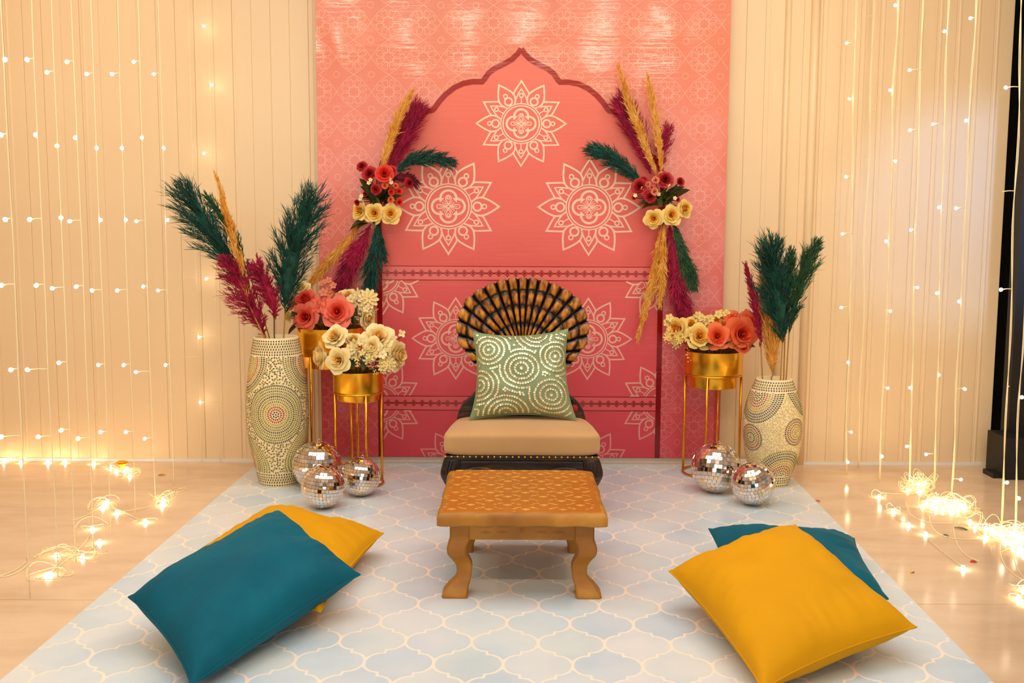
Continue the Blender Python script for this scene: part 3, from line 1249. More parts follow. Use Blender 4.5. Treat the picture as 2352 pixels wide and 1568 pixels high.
cent = [0, 7.5, 16, 25, 34.5, 45, 55, 66, 78, 91, 104]
bd = [(cent[i] + cent[i + 1]) / 2 for i in range(len(cent) - 1)] + [112]
bounds = [-b for b in bd[::-1]] + bd
rows_f = [0.06, 0.20, 0.405, 0.64, 0.84, 1.0]
sh = MB()
gild = []
for j in range(len(bounds) - 1):
    a0, a1 = bounds[j], bounds[j + 1]
    for k in range(5):
        f0, f1 = rows_f[k], rows_f[k + 1]
        nu, nv = 8, 8
        base_i = len(sh.v)
        for q in range(nv + 1):
            for p in range(nu + 1):
                u, v = p / nu, q / nv
                deg = a0 + (a1 - a0) * u
                f = f0 + (f1 - f0) * v * ((1.0 + 0.13 * sin(pi * u)) if k < 4 else 1.0)
                ro = rout(deg)
                su = sin(pi * u) ** 0.42
                if k == 4:
                    f = f0 + (f1 - f0) * v * (0.90 + 0.20 * su)
                ve = sin(pi * min(1.0, 0.05 + v * 0.90)) ** 0.55
                if k == 4:
                    ve = sin(pi * min(1.0, 0.05 + v * 0.80)) ** 0.55
                bow = 0.028 * (f ** 1.5)
                bulge = 0.017 * su * ve * (0.4 + 0.6 * f)
                # the row boundary scallop dips toward the centre
                fd = f - 0.018 * su * (1 if 0 < q < nv or k < 4 else 0) * 0
                sh.v.append(sp_(ro * fd, radians(deg), 0.006 + bow + bulge))
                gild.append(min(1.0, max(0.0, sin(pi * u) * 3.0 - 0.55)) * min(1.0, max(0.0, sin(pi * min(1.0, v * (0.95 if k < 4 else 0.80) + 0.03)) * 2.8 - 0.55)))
        for q in range(nv):
            for p in range(nu):
                a = base_i + q * (nu + 1) + p
                sh.f.append((a, a + 1, a + nu + 2, a + nu + 1)); sh.m.append(0); sh.c.append(None)
# thick back plate
ol = []
for i in range(81):
    d = -112 + 224 * i / 80
    ol.append(sp_(rout(d) * 0.985, radians(d), 0))
nb = len(sh.v)
m_ = len(ol)
for p in ol:
    sh.v.append(p + Vector((0, -0.002, 0))); gild.append(0)
for p in ol:
    sh.v.append(p + Vector((0, 0.025, 0))); gild.append(0)
for i in range(m_ - 1):
    sh.f.append((nb + i, nb + i + 1, nb + m_ + i + 1, nb + m_ + i)); sh.m.append(0); sh.c.append(None)
sh.f.append(tuple(nb + i for i in range(m_))); sh.m.append(0); sh.c.append(None)
sh.f.append(tuple(nb + m_ + i for i in range(m_ - 1, -1, -1))); sh.m.append(0); sh.c.append(None)
me = sh.mesh('shell_back', M['shell'], True, WLOC[throne.name])
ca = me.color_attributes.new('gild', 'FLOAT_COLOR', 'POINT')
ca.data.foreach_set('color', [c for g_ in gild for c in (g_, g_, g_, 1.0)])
o = bpy.data.objects.new('shell_back', me)
link(o, throne)
sharpen(me, 60)
# waisted post and flared shoulders between shell and seat
wp_ = [(1096, 828), (1101, 862), (1098, 890), (1085, 905), (1066, 922), (1055, 940), (1050, 958), (1050, 1000)]
wl = [at_y(u, v, YS - 0.01) for u, v in wp_]
out2 = [(p.x, p.z) for p in wl] + [(2 * tc_x + (A0.x - tc_x) * 0 - p.x + 0.0, p.z) for p in wl[::-1]]
bk = MB().prism(out2, YS - 0.045, YS + 0.012)
bevel(part('back_support', bk, M['wood_dark'], throne, smooth=False), 0.008, 3)


# ================================================================== CUSHIONS
def pillow(corners, thick, normal=None, seed=0, nu=44, pinch=0.07, wr=1.0, lip=0.0, sagm=0.0):
    """corners A,B,C,D in order around; soft cushion over that quad"""
    A, B, C, D = [Vector(c) for c in corners]
    nrm = normal or (B - A).cross(D - A).normalized()
    if normal is None and nrm.z < 0 and abs(nrm.z) > 0.3:
        nrm = -nrm
    b = MB()
    sc = ((B - A).length + (D - A).length) / 2

    def surf(side):
        def f(u, v):
            s, t = u * 2 - 1, v * 2 - 1
            ins_s = pinch * (1 - t * t)
            ins_t = pinch * (1 - s * s)
            uu = 0.5 + 0.5 * s * (1 - ins_s * abs(s) ** 3)
            vv = 0.5 + 0.5 * t * (1 - ins_t * abs(t) ** 3)
            p = A.lerp(B, uu).lerp(D.lerp(C, uu), vv)
            h = ((1 - s ** 4) * (1 - t ** 4)) ** 0.55
            h = h * (0.75 + 0.25 * (1 - s * s) * (1 - t * t))
            e = max(abs(s), abs(t))
            w = 0.0
            if wr:
                # gathers running in from the seams and soft dents
                k = max(0, e - 0.45) * (1 - e) * 4
                q = (s if abs(t) > abs(s) else t)
                w = wr * (0.010 * noise.noise(Vector((q * 9 + seed * 7.1, e * 1.5, seed))) * k + 0.012 * noise.noise(Vector((s * 2.2 + seed, t * 2.2, seed * 3.3))) * h)
            return p + nrm * (side * thick * h * 0.5 + (w if side > 0 else -w * 0.3))
        return f
    b.grid(surf(1), nu, nu)
    f2 = surf(-1)
    b.grid(lambda u, v: f2(1 - u, v), nu, nu)
    # piped seam
    ed = []
    fs_ = surf(1)
    for i in range(nu):
        ed.append(fs_(i / nu, 0))
    for i in range(nu):
        ed.append(fs_(1, i / nu))
    for i in range(nu):
        ed.append(fs_(1 - i / nu, 1))
    for i in range(nu):
        ed.append(fs_(0, 1 - i / nu))
    return b, ed, surf(1)


def floor_cushion(name, label, corners, thick, m, seed, nrm=None, pinch=0.075, group='loose cushions on the mat'):
    b, ed, _ = pillow(corners, thick, nrm, seed, pinch=pinch, wr=2.0, nu=56)
    cc = sum((Vector(c) for c in corners), Vector()) / 4
    root = thing(name, label, 'cushion', (cc.x, cc.y, 0), group)
    part('cover', b, m, root)
    sb = MB().tube(ed, 0.0028, 5, closed=True)
    part('seam', sb, m, root)
    return root


UP = Vector((0, 0, 1))
# left pair: yellow flat on the mat, teal on top of it
floor_cushion('floor_cushion', 'mustard yellow velvet cushion lying under the teal one on the mat', [at_z(402, 1305, 0.075), at_z(735, 1405, 0.07), at_z(880, 1224, 0.09), at_z(618, 1163, 0.085)], 0.17, M['yellow'], 1)
floor_cushion('floor_cushion', 'large teal velvet cushion leaning on the mustard cushion near the round mirror balls', [at_z(295, 1371, 0.145), at_z(440, 1574, 0.05), at_z(827, 1319, 0.13), at_z(640, 1173, 0.215)], 0.21, M['teal'], 2)
# right pair
floor_cushion('floor_cushion', 'teal velvet cushion lying under the yellow one by the mat edge', [at_z(1628, 1214, 0.09), at_z(1690, 1420, 0.06), at_z(2040, 1375, 0.07), at_z(1962, 1236, 0.08)], 0.18, M['teal'], 3)
floor_cushion('floor_cushion', 'bright yellow velvet cushion resting on top of a teal cushion', [at_z(1537, 1311, 0.12), at_z(1752, 1582, 0.05), at_z(2105, 1440, 0.10), at_z(1826, 1205, 0.215)], 0.21, M['yellow'], 4)

# sage cushion with sequins standing on the throne
gz = SZ1 + 0.004
gc = [at_y(1078, 965, 4.28), at_y(1324, 965, 4.28), at_y(1305, 755, 4.37), at_y(1085, 762, 4.37)]
gn = (gc[1] - gc[0]).cross(gc[3] - gc[0]).normalized()
b, ed, gs = pillow(gc, 0.13, gn, 9, nu=48, pinch=0.13, wr=1.1)
groot = thing('sequin_cushion', 'sage green cushion covered in rings of gold sequins on the throne seat', 'cushion', (tc_x, 4.3, gz))
part('cover', b, M['green'], groot)
part('seam', MB().tube(ed, 0.002, 5, closed=True), M['green'], groot)
sq_ = MB()
placed = []


def sequin(u, v, r=0.0050):
    if not (0.03 < u < 0.97 and 0.03 < v < 0.97):
        return
    for (pu, pv) in placed[-1200:]:
        if abs(pu - u) < 0.019 and abs(pv - v) < 0.019 and hypot(pu - u, pv - v) < 0.019:
            return
    placed.append((u, v))
    p = gs(u, v)
    du = gs(min(1, u + 0.01), v) - gs(max(0, u - 0.01), v)
    dv = gs(u, min(1, v + 0.01)) - gs(u, max(0, v - 0.01))
    nn = du.cross(dv).normalized()
    if nn.dot(gn) < 0:
        nn = -nn
    nn = (nn + Vector((random.uniform(-.18, .18), random.uniform(-.18, .18), random.uniform(-.18, .18)))).normalized()
    t1 = nn.orthogonal().normalized()
    t2 = nn.cross(t1)
    c = p + nn * 0.0025
    n_ = 8
    vs = [c - nn * 0.001]
    for i in range(n_):
        a = 2 * pi * i / n_
        vs.append(c + (t1 * cos(a) + t2 * sin(a)) * r)
    sq_.add(vs, [(0, 1 + i, 1 + (i + 1) % n_) for i in range(n_)])


cen = [(0.50, 0.56, 6), (0.17, 0.78, 6), (0.85, 0.69, 5), (0.78, 0.27, 6), (0.34, 0.05, 6), (0.06, 0.38, 5), (0.66, 0.97, 5)]
own = []
for k, (cu_, cv_, nr) in enumerate(cen):
    sequin(cu_, cv_, 0.007)
for ri in range(8):
    for k, (cu_, cv_, nr) in enumerate(cen):
        rad = 0.062 + 0.051 * ri
        n_ = max(8, int(2 * pi * rad / 0.0245))
        for i in range(n_):
            a = 2 * pi * i / n_
            u, v = cu_ + rad * cos(a), cv_ + rad * sin(a)
            d = [hypot(u - c[0], v - c[1]) for c in cen]
            if min(d) >= d[k] - 1e-6:
                sequin(u, v)
part('sequins', sq_, M['sequin'], groot, smooth=False, kind='stuff')
# small red pompom peeking out beside the cushion
pp = MB()
pc = at_y(1319, 938, 4.36)
pp.grid(lambda u, v: pc + Vector((cos(u * 2 * pi) * sin(v * pi), sin(u * 2 * pi) * sin(v * pi), cos(v * pi))) * (0.0155 * (1 + 0.25 * noise.noise(Vector((u * 20, v * 14, 2))))), 24, 16, closed_u=True)
pp.tube([pc, pc + Vector((0.002, 0, -0.035)), Vector((pc.x + 0.004, pc.y, SZ1 - 0.002))], 0.004, 6)
solo('red_pompom', pp, mat('red_yarn', (176, 14, 24), 0.8), 'small red pompom tucked beside the sage cushion on the throne', 'pompom')

# ================================================================== MOSAIC VASES
def vase(loc, prof, hgt, label, motifs, bands_n, cream):
    root = thing('mosaic_vase', label, 'vase', (loc[0], loc[1], 0), 'mosaic floor vases')
    c = (loc[0], loc[1], 0)
    sp2 = interp(prof, 5)
    b = MB().lathe(sp2, 64, c, cap0=True)
    rt, zt = prof[-1]
    b.lathe([(rt, zt), (rt - 0.004, zt + 0.003), (rt - 0.010, zt), (rt - 0.014, zt - 0.05), (rt - 0.004, zt - 0.25)], 64, c)
    part('body', b, M['mosaic_base'], root)
    if True:
        zs_ = [p[1] for p in sp2]

    def rad(z):
        for (r0, z0), (r1, z1) in zip(sp2, sp2[1:]):
            if z0 <= z <= z1:
                t = (z - z0) / max(1e-9, z1 - z0)
                return r0 + (r1 - r0) * t, (r1 - r0) / max(1e-9, z1 - z0)
        return sp2[-1][0], 0
    ch = MB()
    cell = {}
    RB = max(p[0] for p in prof)

    def free(th, z, md):
        r, _ = rad(z)
        X = th * r
        gx_, gz_ = int(th * RB / 0.012), int(z / 0.012)
        for i in (-1, 0, 1):
            for j in (-1, 0, 1):
                for (t2, z2) in cell.get((gx_ + i, gz_ + j), ()):
                    if hypot((t2 - th) * r, z2 - z) < md:
                        return False
        return True

    def chip(th, z, rot, a, bw, col, dot=False):
        r, dr = rad(z)
        cell.setdefault((int(th * RB / 0.012), int(z / 0.012)), []).append((th, z))
        nn = Vector((sin(th), -cos(th), -dr)).normalized()
        tx = Vector((cos(th), sin(th), 0))
        tz = nn.cross(tx)
        if tz.z < 0:
            tz = -tz
        p0 = Vector((loc[0] + r * sin(th), loc[1] - r * cos(th), z))
        ca, sa = cos(rot), sin(rot)
        shape = [(a * cos(2 * pi * i / 8), bw * sin(2 * pi * i / 8) * (1.0 if dot else 1 - 0.25 * cos(2 * pi * i / 8))) for i in range(8)]
        vs = [p0 + nn * 0.0019]
        for (e_, f_) in shape:
            vs.append(p0 + nn * 0.0009 + tx * (e_ * ca - f_ * sa) + tz * (e_ * sa + f_ * ca))
        ch.add(vs, [(0, 1 + i, 1 + (i + 1) % 8) for i in range(8)], 0, lin(col))
    rnd = random.Random(int(loc[0] * 100))

    def jit(c, k=18):
        d = rnd.uniform(-k, k)
        return tuple(max(0, min(255, x_ + d + rnd.uniform(-6, 6))) for x_ in c)
    dots = [(30, 16, 10), (120, 20, 16), (96, 88, 24), (50, 40, 16), (150, 60, 20), (24, 20, 30)]
    zt_ = prof[-1][1]
    # banded rows at rim and foot
    for z, kind in bands_n:
        r, _ = rad(z)
        n_ = int(2 * pi * r / 0.0112)
        for i in range(n_):
            th = 2 * pi * i / n_ - pi
            if kind == 'dot':
                chip(th, z, 0, 0.0036, 0.0036, rnd.choice(dots), True)
            else:
                chip(th, z, pi / 2 - 0.15, 0.0056, 0.0034, jit((126, 102, 58)))
    zlo = max(z for z, k in bands_n if z < zt_ / 2) + 0.010
    zhi = min(z for z, k in bands_n if z > zt_ / 2) - 0.010
    allring = []
    for mi, (mt, mz, mr, cols) in enumerate(motifs):
        nr = int(mr / 0.0118)
        for k in range(nr + 1):
            allring.append((k, mi))
    allring.sort()
    for k, mi in allring:
        mt, mz, mr, cols = motifs[mi]
        R_ = 0.0118 * k
        n_ = 1 if k == 0 else int(2 * pi * R_ / 0.0085)
        if k == 1:
            n_ = 7
        for i in range(n_):
            a = 2 * pi * i / n_ + k * 0.3
            z = mz + R_ * sin(a)
            if not (zlo < z < zhi):
                continue
            r, _ = rad(z)
            th = mt + R_ * cos(a) / r
            if th > pi: th -= 2 * pi
            if th < -pi: th += 2 * pi
            # belongs to the nearest motif
            best = min(range(len(motifs)), key=lambda q: hypot(min(abs(motifs[q][0] - th), 2 * pi - abs(motifs[q][0] - th)) * r, motifs[q][1] - z) / motifs[q][2])
            if best != mi or not free(th, z, 0.0075):
                continue
            col = cols[min(k, len(cols) - 1)]
            dot = k <= 1 and cols[0][0] < 60
            chip(th, z, a + 0.12, 0.0052 if not dot else 0.0036, 0.0031 if not dot else 0.0036, jit(col), dot)
    tries = 0
    while tries < 15000:
        tries += 1
        th, z = rnd.uniform(-pi, pi), rnd.uniform(zlo, zhi)
        if free(th, z, 0.0084):
            if cream:
                col = jit((224, 190, 124), 10)
            else:
                col = jit(rnd.choice([(126, 112, 48), (112, 96, 50), (150, 140, 56), (96, 84, 48), (160, 104, 64), (136, 124, 60)]))
            chip(th, z, rnd.uniform(0, pi), 0.0054, 0.0033, col)
    part('mosaic_chips', ch, M['mosaic'], root, smooth=False, kind='stuff', colname='chip')
    return root


VL = at_z(638, 1113)
VL.y += 0.03
vl = (VL.x, VL.y)
profL = [(0.083, 0.0), (0.090, 0.012), (0.101, 0.065), (0.114, 0.125), (0.127, 0.185), (0.137, 0.262), (0.1385, 0.375), (0.131, 0.488), (0.114, 0.600), (0.1015, 0.668), (0.100, 0.678)]
bL = [(0.668, 'dot'), (0.657, 'l'), (0.645, 'l'), (0.633, 'l'), (0.621, 'l'), (0.609, 'dot'), (0.062, 'dot'), (0.050, 'l'), (0.038, 'l'), (0.026, 'l'), (0.012, 'dot')]
RED, YEL, OLV, DRK, GRN, BLK, TAN = (168, 66, 42), (186, 150, 44), (138, 128, 52), (92, 80, 46), (116, 122, 46), (20, 10, 14), (200, 160, 100)
mL = [(0.16, 0.345, 0.135, [BLK, BLK, RED, RED, YEL, OLV, OLV, DRK, OLV, GRN, OLV, DRK]),
      (-1.25, 0.56, 0.14, [OLV, OLV, OLV, YEL, YEL, YEL, YEL, RED, TAN, DRK, DRK, OLV]),
      (1.55, 0.56, 0.13, [OLV, OLV, YEL, RED, RED, TAN, DRK, DRK, DRK, OLV]),
      (-1.25, 0.12, 0.12, [OLV, YEL, RED, RED, TAN, OLV, DRK, OLV]), (1.6, 0.15, 0.13, [OLV, YEL, OLV, RED, DRK, DRK, OLV]), (3.0, 0.34, 0.15, [BLK, RED, YEL, OLV, DRK])]
vase(vl, profL, 0.68, 'tall slim mosaic vase in green and gold chips by the tall gold planter', mL, bL, False)
VR = at_z(1770, 1112)
profR = [(0.070, 0.0), (0.078, 0.012), (0.092, 0.055), (0.112, 0.115), (0.127, 0.185), (0.1345, 0.255), (0.132, 0.325), (0.119, 0.392), (0.098, 0.450), (0.082, 0.488), (0.080, 0.495)]
bR = [(0.486, 'dot'), (0.475, 'l'), (0.463, 'l'), (0.452, 'dot'), (0.050, 'dot'), (0.038, 'l'), (0.026, 'l'), (0.012, 'dot')]
PUR = (98, 74, 70)
mR = [(0.62, 0.268, 0.066, [OLV, YEL, YEL, OLV, RED, PUR]), (-1.05, 0.235, 0.066, [PUR, TAN, DRK, OLV, RED, PUR]), (-0.95, 0.425, 0.118, [DRK, DRK, DRK, RED, RED, YEL, YEL, PUR, PUR, DRK, DRK]),
      (0.25, 0.065, 0.118, [DRK, OLV, OLV, RED, RED, YEL, YEL, DRK, PUR, DRK, OLV]), (1.35, 0.43, 0.10, [DRK, DRK, RED, YEL, DRK, DRK, OLV, DRK]), (2.6, 0.25, 0.09, [DRK, RED, YEL, DRK])]
vase((VR.x, VR.y), profR, 0.495, 'squat cream mosaic vase with coloured rings beside the black-edged wall', mR, bR, True)


# ================================================================== GOLD PLANTERS AND STANDS
def planter(u, Y, R, v_top, v_step, v_bot, lab_pot, lab_stand, rot):
    c = at_y(u, v_step, Y)
    zt, zs_, zb = at_y(u, v_top, Y).z, c.z, at_y(u, v_bot, Y).z
    cx, cy = c.x, c.y
    root = thing('gold_planter', lab_pot, 'planter', (cx, cy, zb), 'gold metal planters')
    b = MB().lathe([(R * 0.80, zb), (R * 0.825, zb + 0.003), (R * 0.84, zs_ - 0.006), (R * 0.86, zs_ - 0.001), (R * 0.985, zs_ + 0.001), (R, zs_ + 0.006), (R, zt - 0.001), (R - 0.001, zt), (R - 0.003, zt - 0.001), (R - 0.003, zt - 0.04)], 64, (cx, cy, 0), cap0=True)
    part('pot', b, M['gold'], root, auto=35)
    part('filling', MB().lathe([(0.0, zt - 0.022), (R * 0.6, zt - 0.024), (R - 0.003, zt - 0.028)], 32, (cx, cy, 0)), M['soil'], root)
    st = thing('plant_stand', lab_stand, 'stand', (cx, cy, 0), 'gold plant stands')
    rr_ = R * 0.965
    rng = MB().tube([(cx + rr_ * cos(2 * pi * i / 48), cy + rr_ * sin(2 * pi * i / 48), zs_ - 0.0055) for i in range(48)], 0.0055, 8, closed=True)
    part('top_ring', rng, M['gold_rod'], st)
    part('base_ring', MB().tube([(cx + rr_ * cos(2 * pi * i / 48), cy + rr_ * sin(2 * pi * i / 48), 0.0095) for i in range(48)], 0.0055, 8, closed=True), M['gold_rod'], st)
    for k in range(4):
        a = rot + k * pi / 2
        lg = MB().tube([(cx + rr_ * cos(a), cy + rr_ * sin(a), z) for z in (0.006, zs_ * 0.5, zs_ - 0.006)], 0.0062, 10)
        part('leg', lg, M['gold_rod'], st)
    return Vector((cx, cy, zt)), R


P1, R1 = planter(760, 4.925, 0.157, 750, 808, 841, 'largest gold planter with coral and cream flowers on a tall stand', 'tallest gold rod plant stand behind the slim mosaic vase', radians(-118))
P2, R2 = planter(823, 4.70, 0.1135, 850, 897, 918, 'small gold planter with cream roses on the shortest stand', 'shortest gold rod plant stand beside three mirror balls', radians(-64))
P3, R3 = planter(1638, 4.94, 0.139, 804, 856, 887, 'gold planter with yellow and orange roses near the squat vase', 'gold rod plant stand behind two mirror balls', radians(-112))


# ================================================================== MIRROR BALLS
def ball(u, v, rp, label, seed, lift=0.0):
    r = 0.1
    for _ in range(12):
        p = at_z(u, v, r)
        r = rp / px_m(p)
    p = at_z(u, v, r + RT)
    root = thing('mirror_ball', label, 'mirror ball', (p.x, p.y, RT), 'mirror balls')
    rnd = random.Random(seed)
    ax_ = Matrix.Rotation(rnd.uniform(-0.35, 0.35), 4, 'X') @ Matrix.Rotation(rnd.uniform(-0.3, 0.3), 4, 'Y') @ Matrix.Rotation(rnd.uniform(0, 3), 4, 'Z')
    rc = r - 0.0024
    b = MB().grid(lambda a, c: p + Vector((cos(a * 2 * pi) * sin(c * pi), sin(a * 2 * pi) * sin(c * pi), cos(c * pi))) * rc, 40, 24, closed_u=True)
    part('core', b, M['disco_core'], root)
    NR = 19
    s = pi * r / NR
    tiles = []
    for j in range(NR):
        lat_ = -pi / 2 + (j + 0.5) * pi / NR
        circ_ = 2 * pi * r * cos(lat_)
        n_ = max(3, int(round(circ_ / s)))
        w = circ_ / n_
        off = rnd.uniform(0, 2 * pi)
        for i in range(n_):
            tiles.append((lat_, off + 2 * pi * i / n_, w, s, j))
    meshes = {}
    rec = []
    for lat_, lon, w, h, j in tiles:
        nrm = Vector((cos(lat_) * cos(lon), cos(lat_) * sin(lon), sin(lat_)))
        jm = Matrix.Rotation(rnd.gauss(0, 0.022), 4, 'X') @ Matrix.Rotation(rnd.gauss(0, 0.022), 4, 'Y')
        z = nrm
        xv = Vector((-sin(lon), cos(lon), 0))
        yv = z.cross(xv)
        Rm = Matrix((xv, yv, z)).transposed().to_4x4()
        Mx = ax_ @ Matrix.Translation(nrm * (rc + 0.0002)) @ Rm @ jm
        wp2 = p + (Mx.translation)
        vis = (Vector((0, 0, CAM_H)) - wp2).normalized().dot(Mx.to_3x3() @ Vector((0, 0, 1)))
        rec.append((vis, Mx, w, h, j))
    rec.sort(key=lambda t: -t[0])
    rest = MB()
    cnt = 0
    for vis, Mx, w, h, j in rec:
        def tv():
            a, b_ = w / 2 - 0.00035, h / 2 - 0.00035
            t = 0.0017
            e_ = 0.0005
            return [(-a, -b_, 0), (a, -b_, 0), (a, b_, 0), (-a, b_, 0), (-a + e_, -b_ + e_, t), (a - e_, -b_ + e_, t), (a - e_, b_ - e_, t), (-a + e_, b_ - e_, t)]
        F = [(4, 5, 6, 7), (0, 1, 5, 4), (1, 2, 6, 5), (2, 3, 7, 6), (3, 0, 4, 7)]
        if vis > 0.06 and cnt < 240:
            if j not in meshes:
                meshes[j] = MB().add(tv(), F).mesh('mirror_tile', M['mirror'], False)
            o = bpy.data.objects.new('mirror_tile', meshes[j])
            link(o, root)
            o.matrix_local = Matrix.Translation(p - WLOC[root.name]) @ Mx
            cnt += 1
        else:
            rest.add([p + (Mx @ Vector(q)) for q in tv()], F)
    part('mirror_tiles', rest, M['mirror'], root, smooth=False, kind='stuff')
    tip = p + (ax_ @ Vector((0, 0, 1))).normalized() * (r + 0.004) if False else p + Vector((0.01, 0, r + 0.004))
    part('hanging_ring', MB().tube([tip + Vector((0.006 * cos(2 * pi * i / 14), 0, 0.006 * sin(2 * pi * i / 14))) for i in range(14)], 0.0012, 5, closed=True), M['chrome'], root)


ball(728, 1068, 56, 'largest of three mirror balls, touching the slim vase', 11)
ball(742, 1117, 50, 'mirror ball in front of the other two by the slim vase', 12)
ball(828, 1094, 45, 'smallest of three mirror balls, at the short gold stand', 13)
ball(1645, 1074, 57, 'larger of two mirror balls, at the foot of a gold stand', 14)
ball(1730, 1110, 50, 'smaller of two mirror balls, before the squat cream vase', 15)


# ================================================================== FLOWERS
def petal_mesh(r0, r1, h, w, curl, m, z0=0.0, tip=0.0):
    b = MB()
    nu, nv = 10, 6

    def f(u, v):
        s = u * 2 - 1
        vv = v * (1 - 0.34 * abs(s) ** 3 - 0.05 * (1 - abs(s)) * tip)
        r = r0 + (r1 - r0) * (vv ** 1.3) + curl * max(0, vv - 0.6) ** 2 * 6
        wid = w * (0.50 + 0.50 * sin(pi * min(1, 0.10 + 0.46 * v)))
        a = s * wid
        z = z0 + h * (vv ** 0.75) - curl * max(0, vv - 0.65) ** 2 * 5
        wav = (0.03 * sin(s * 5 + r1 * 9) + 0.022 * sin(s * 11 + r1 * 31)) * v * v * min(1.0, r1 * 2)
        return Vector(((r + wav) * cos(a), (r + wav) * sin(a), z + wav))
    b.grid(f, nu, nv)
    return b.mesh('petal', m, True)


LAYERS = [(3, 0.03, 0.07, 0.84, 1.7, 0.0), (3, 0.06, 0.16, 0.90, 1.5, 0.01), (4, 0.10, 0.28, 0.92, 1.3, 0.03), (5, 0.15, 0.44, 0.86, 1.12, 0.06), (5, 0.20, 0.64, 0.72, 1.02, 0.11), (5, 0.24, 0.87, 0.52, 0.95, 0.17)]
PET = {}
CORE = {}


def rose_assets(col):
    if col in PET:
        return
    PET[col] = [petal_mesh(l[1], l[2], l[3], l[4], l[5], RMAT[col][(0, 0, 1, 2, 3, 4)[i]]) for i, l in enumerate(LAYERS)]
    b = MB()
    b.lathe([(0.0, -0.12), (0.16, -0.10), (0.22, 0.02), (0.10, 0.12)], 10, mi=0)
    b.tube([(0, 0, -0.1), (0.03, 0, -0.7), (0, 0.05, -1.2)], 0.06, 6, mi=0)
    b.lathe([(0.10, 0.02), (0.09, 0.5), (0.05, 0.80), (0.0, 0.83)], 10, mi=1)
    CORE[col] = b.mesh('rose', [M['calyx'], RMAT[col][0]], True)


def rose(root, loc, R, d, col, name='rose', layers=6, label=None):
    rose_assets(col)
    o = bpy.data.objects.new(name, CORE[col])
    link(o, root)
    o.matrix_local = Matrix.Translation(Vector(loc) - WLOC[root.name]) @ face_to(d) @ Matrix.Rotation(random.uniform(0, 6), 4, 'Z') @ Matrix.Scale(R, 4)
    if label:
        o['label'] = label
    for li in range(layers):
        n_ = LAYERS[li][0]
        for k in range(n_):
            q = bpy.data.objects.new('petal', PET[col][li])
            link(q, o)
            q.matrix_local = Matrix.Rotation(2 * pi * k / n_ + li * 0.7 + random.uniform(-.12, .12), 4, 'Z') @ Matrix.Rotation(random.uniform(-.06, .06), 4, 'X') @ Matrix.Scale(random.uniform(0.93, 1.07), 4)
    return o


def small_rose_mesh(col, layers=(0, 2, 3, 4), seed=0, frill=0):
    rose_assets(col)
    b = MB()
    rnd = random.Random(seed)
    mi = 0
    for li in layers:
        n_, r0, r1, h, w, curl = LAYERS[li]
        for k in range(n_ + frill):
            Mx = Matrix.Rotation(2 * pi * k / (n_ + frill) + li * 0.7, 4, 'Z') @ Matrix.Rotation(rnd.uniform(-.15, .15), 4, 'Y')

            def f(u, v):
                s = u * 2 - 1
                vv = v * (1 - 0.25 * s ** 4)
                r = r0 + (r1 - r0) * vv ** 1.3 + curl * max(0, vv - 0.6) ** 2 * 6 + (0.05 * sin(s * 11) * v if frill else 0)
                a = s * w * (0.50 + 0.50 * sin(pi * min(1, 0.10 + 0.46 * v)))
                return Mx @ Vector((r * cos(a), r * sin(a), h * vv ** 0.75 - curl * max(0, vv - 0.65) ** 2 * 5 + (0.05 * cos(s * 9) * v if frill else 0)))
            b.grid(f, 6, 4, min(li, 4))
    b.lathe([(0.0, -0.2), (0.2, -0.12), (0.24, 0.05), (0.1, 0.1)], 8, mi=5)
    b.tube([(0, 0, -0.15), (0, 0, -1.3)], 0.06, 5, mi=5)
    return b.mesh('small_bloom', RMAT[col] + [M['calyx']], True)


SMALL = {}


def bloom(root, loc, R, d, col, frill=0, name='small_rose'):
    k = (col, frill)
    if k not in SMALL:
        SMALL[k] = small_rose_mesh(col, (0, 2, 3, 4) if not frill else (0, 2, 3, 4, 5), hash(col) % 50 if False else len(SMALL), frill)
    o = bpy.data.objects.new(name, SMALL[k])
    link(o, root)
    o.matrix_local = Matrix.Translation(Vector(loc) - WLOC[root.name]) @ face_to(d) @ Matrix.Rotation(random.uniform(0, 6), 4, 'Z') @ Matrix.Scale(R, 4)
    return o


def floret_mesh(col, n_, shade, pointed):
    b = MB()
    for k in range(n_):
        Mx = Matrix.Rotation(2 * pi * k / n_, 4, 'Z')

        def f(u, v):
            s = u * 2 - 1
            wid = (0.40 if not pointed else 0.24) * sin(pi * min(1, 0.10 + 0.80 * v)) ** (0.6 if not pointed else 0.9)
            return Mx @ Vector((0.05 + 0.95 * v, s * wid, 0.05 + 0.28 * v - 0.15 * v * v + 0.10 * s * s))
        b.grid(f, 4, 4, 0)
    b.lathe([(0.10, 0.02), (0.09, 0.10), (0.0, 0.15)], 8, mi=1)
    b.tube([(0, 0, 0.05), (0.05, 0, -0.9)], 0.05, 4, mi=1)
    return b.mesh('floret', [RMAT[col][shade], M['sprig']], True)


FLO = {}


def floret(root, loc, R, d, col, n_=5, shade=3, pointed=False):
    k = (col, n_, shade, pointed)
    if k not in FLO:
        FLO[k] = floret_mesh(*k)
    o = bpy.data.objects.new('floret', FLO[k])
    link(o, root)
    o.matrix_local = Matrix.Translation(Vector(loc) - WLOC[root.name]) @ face_to(d) @ Matrix.Rotation(random.uniform(0, 6), 4, 'Z') @ Matrix.Scale(R, 4)


def leaf_mesh(seed, fold=0.25):
    b = MB()
    b.grid(lambda u, v: Vector((v, (u * 2 - 1) * 0.24 * sin(pi * min(1, 0.06 + v * 0.94)) ** 0.8, 0.12 * sin(v * 2.4) + fold * 0.24 * abs(u * 2 - 1) * sin(pi * v))), 4, 8)
    return b.mesh('leaf', M['leaf'], True)


LEAF = [leaf_mesh(0), leaf_mesh(1, 0.5)]


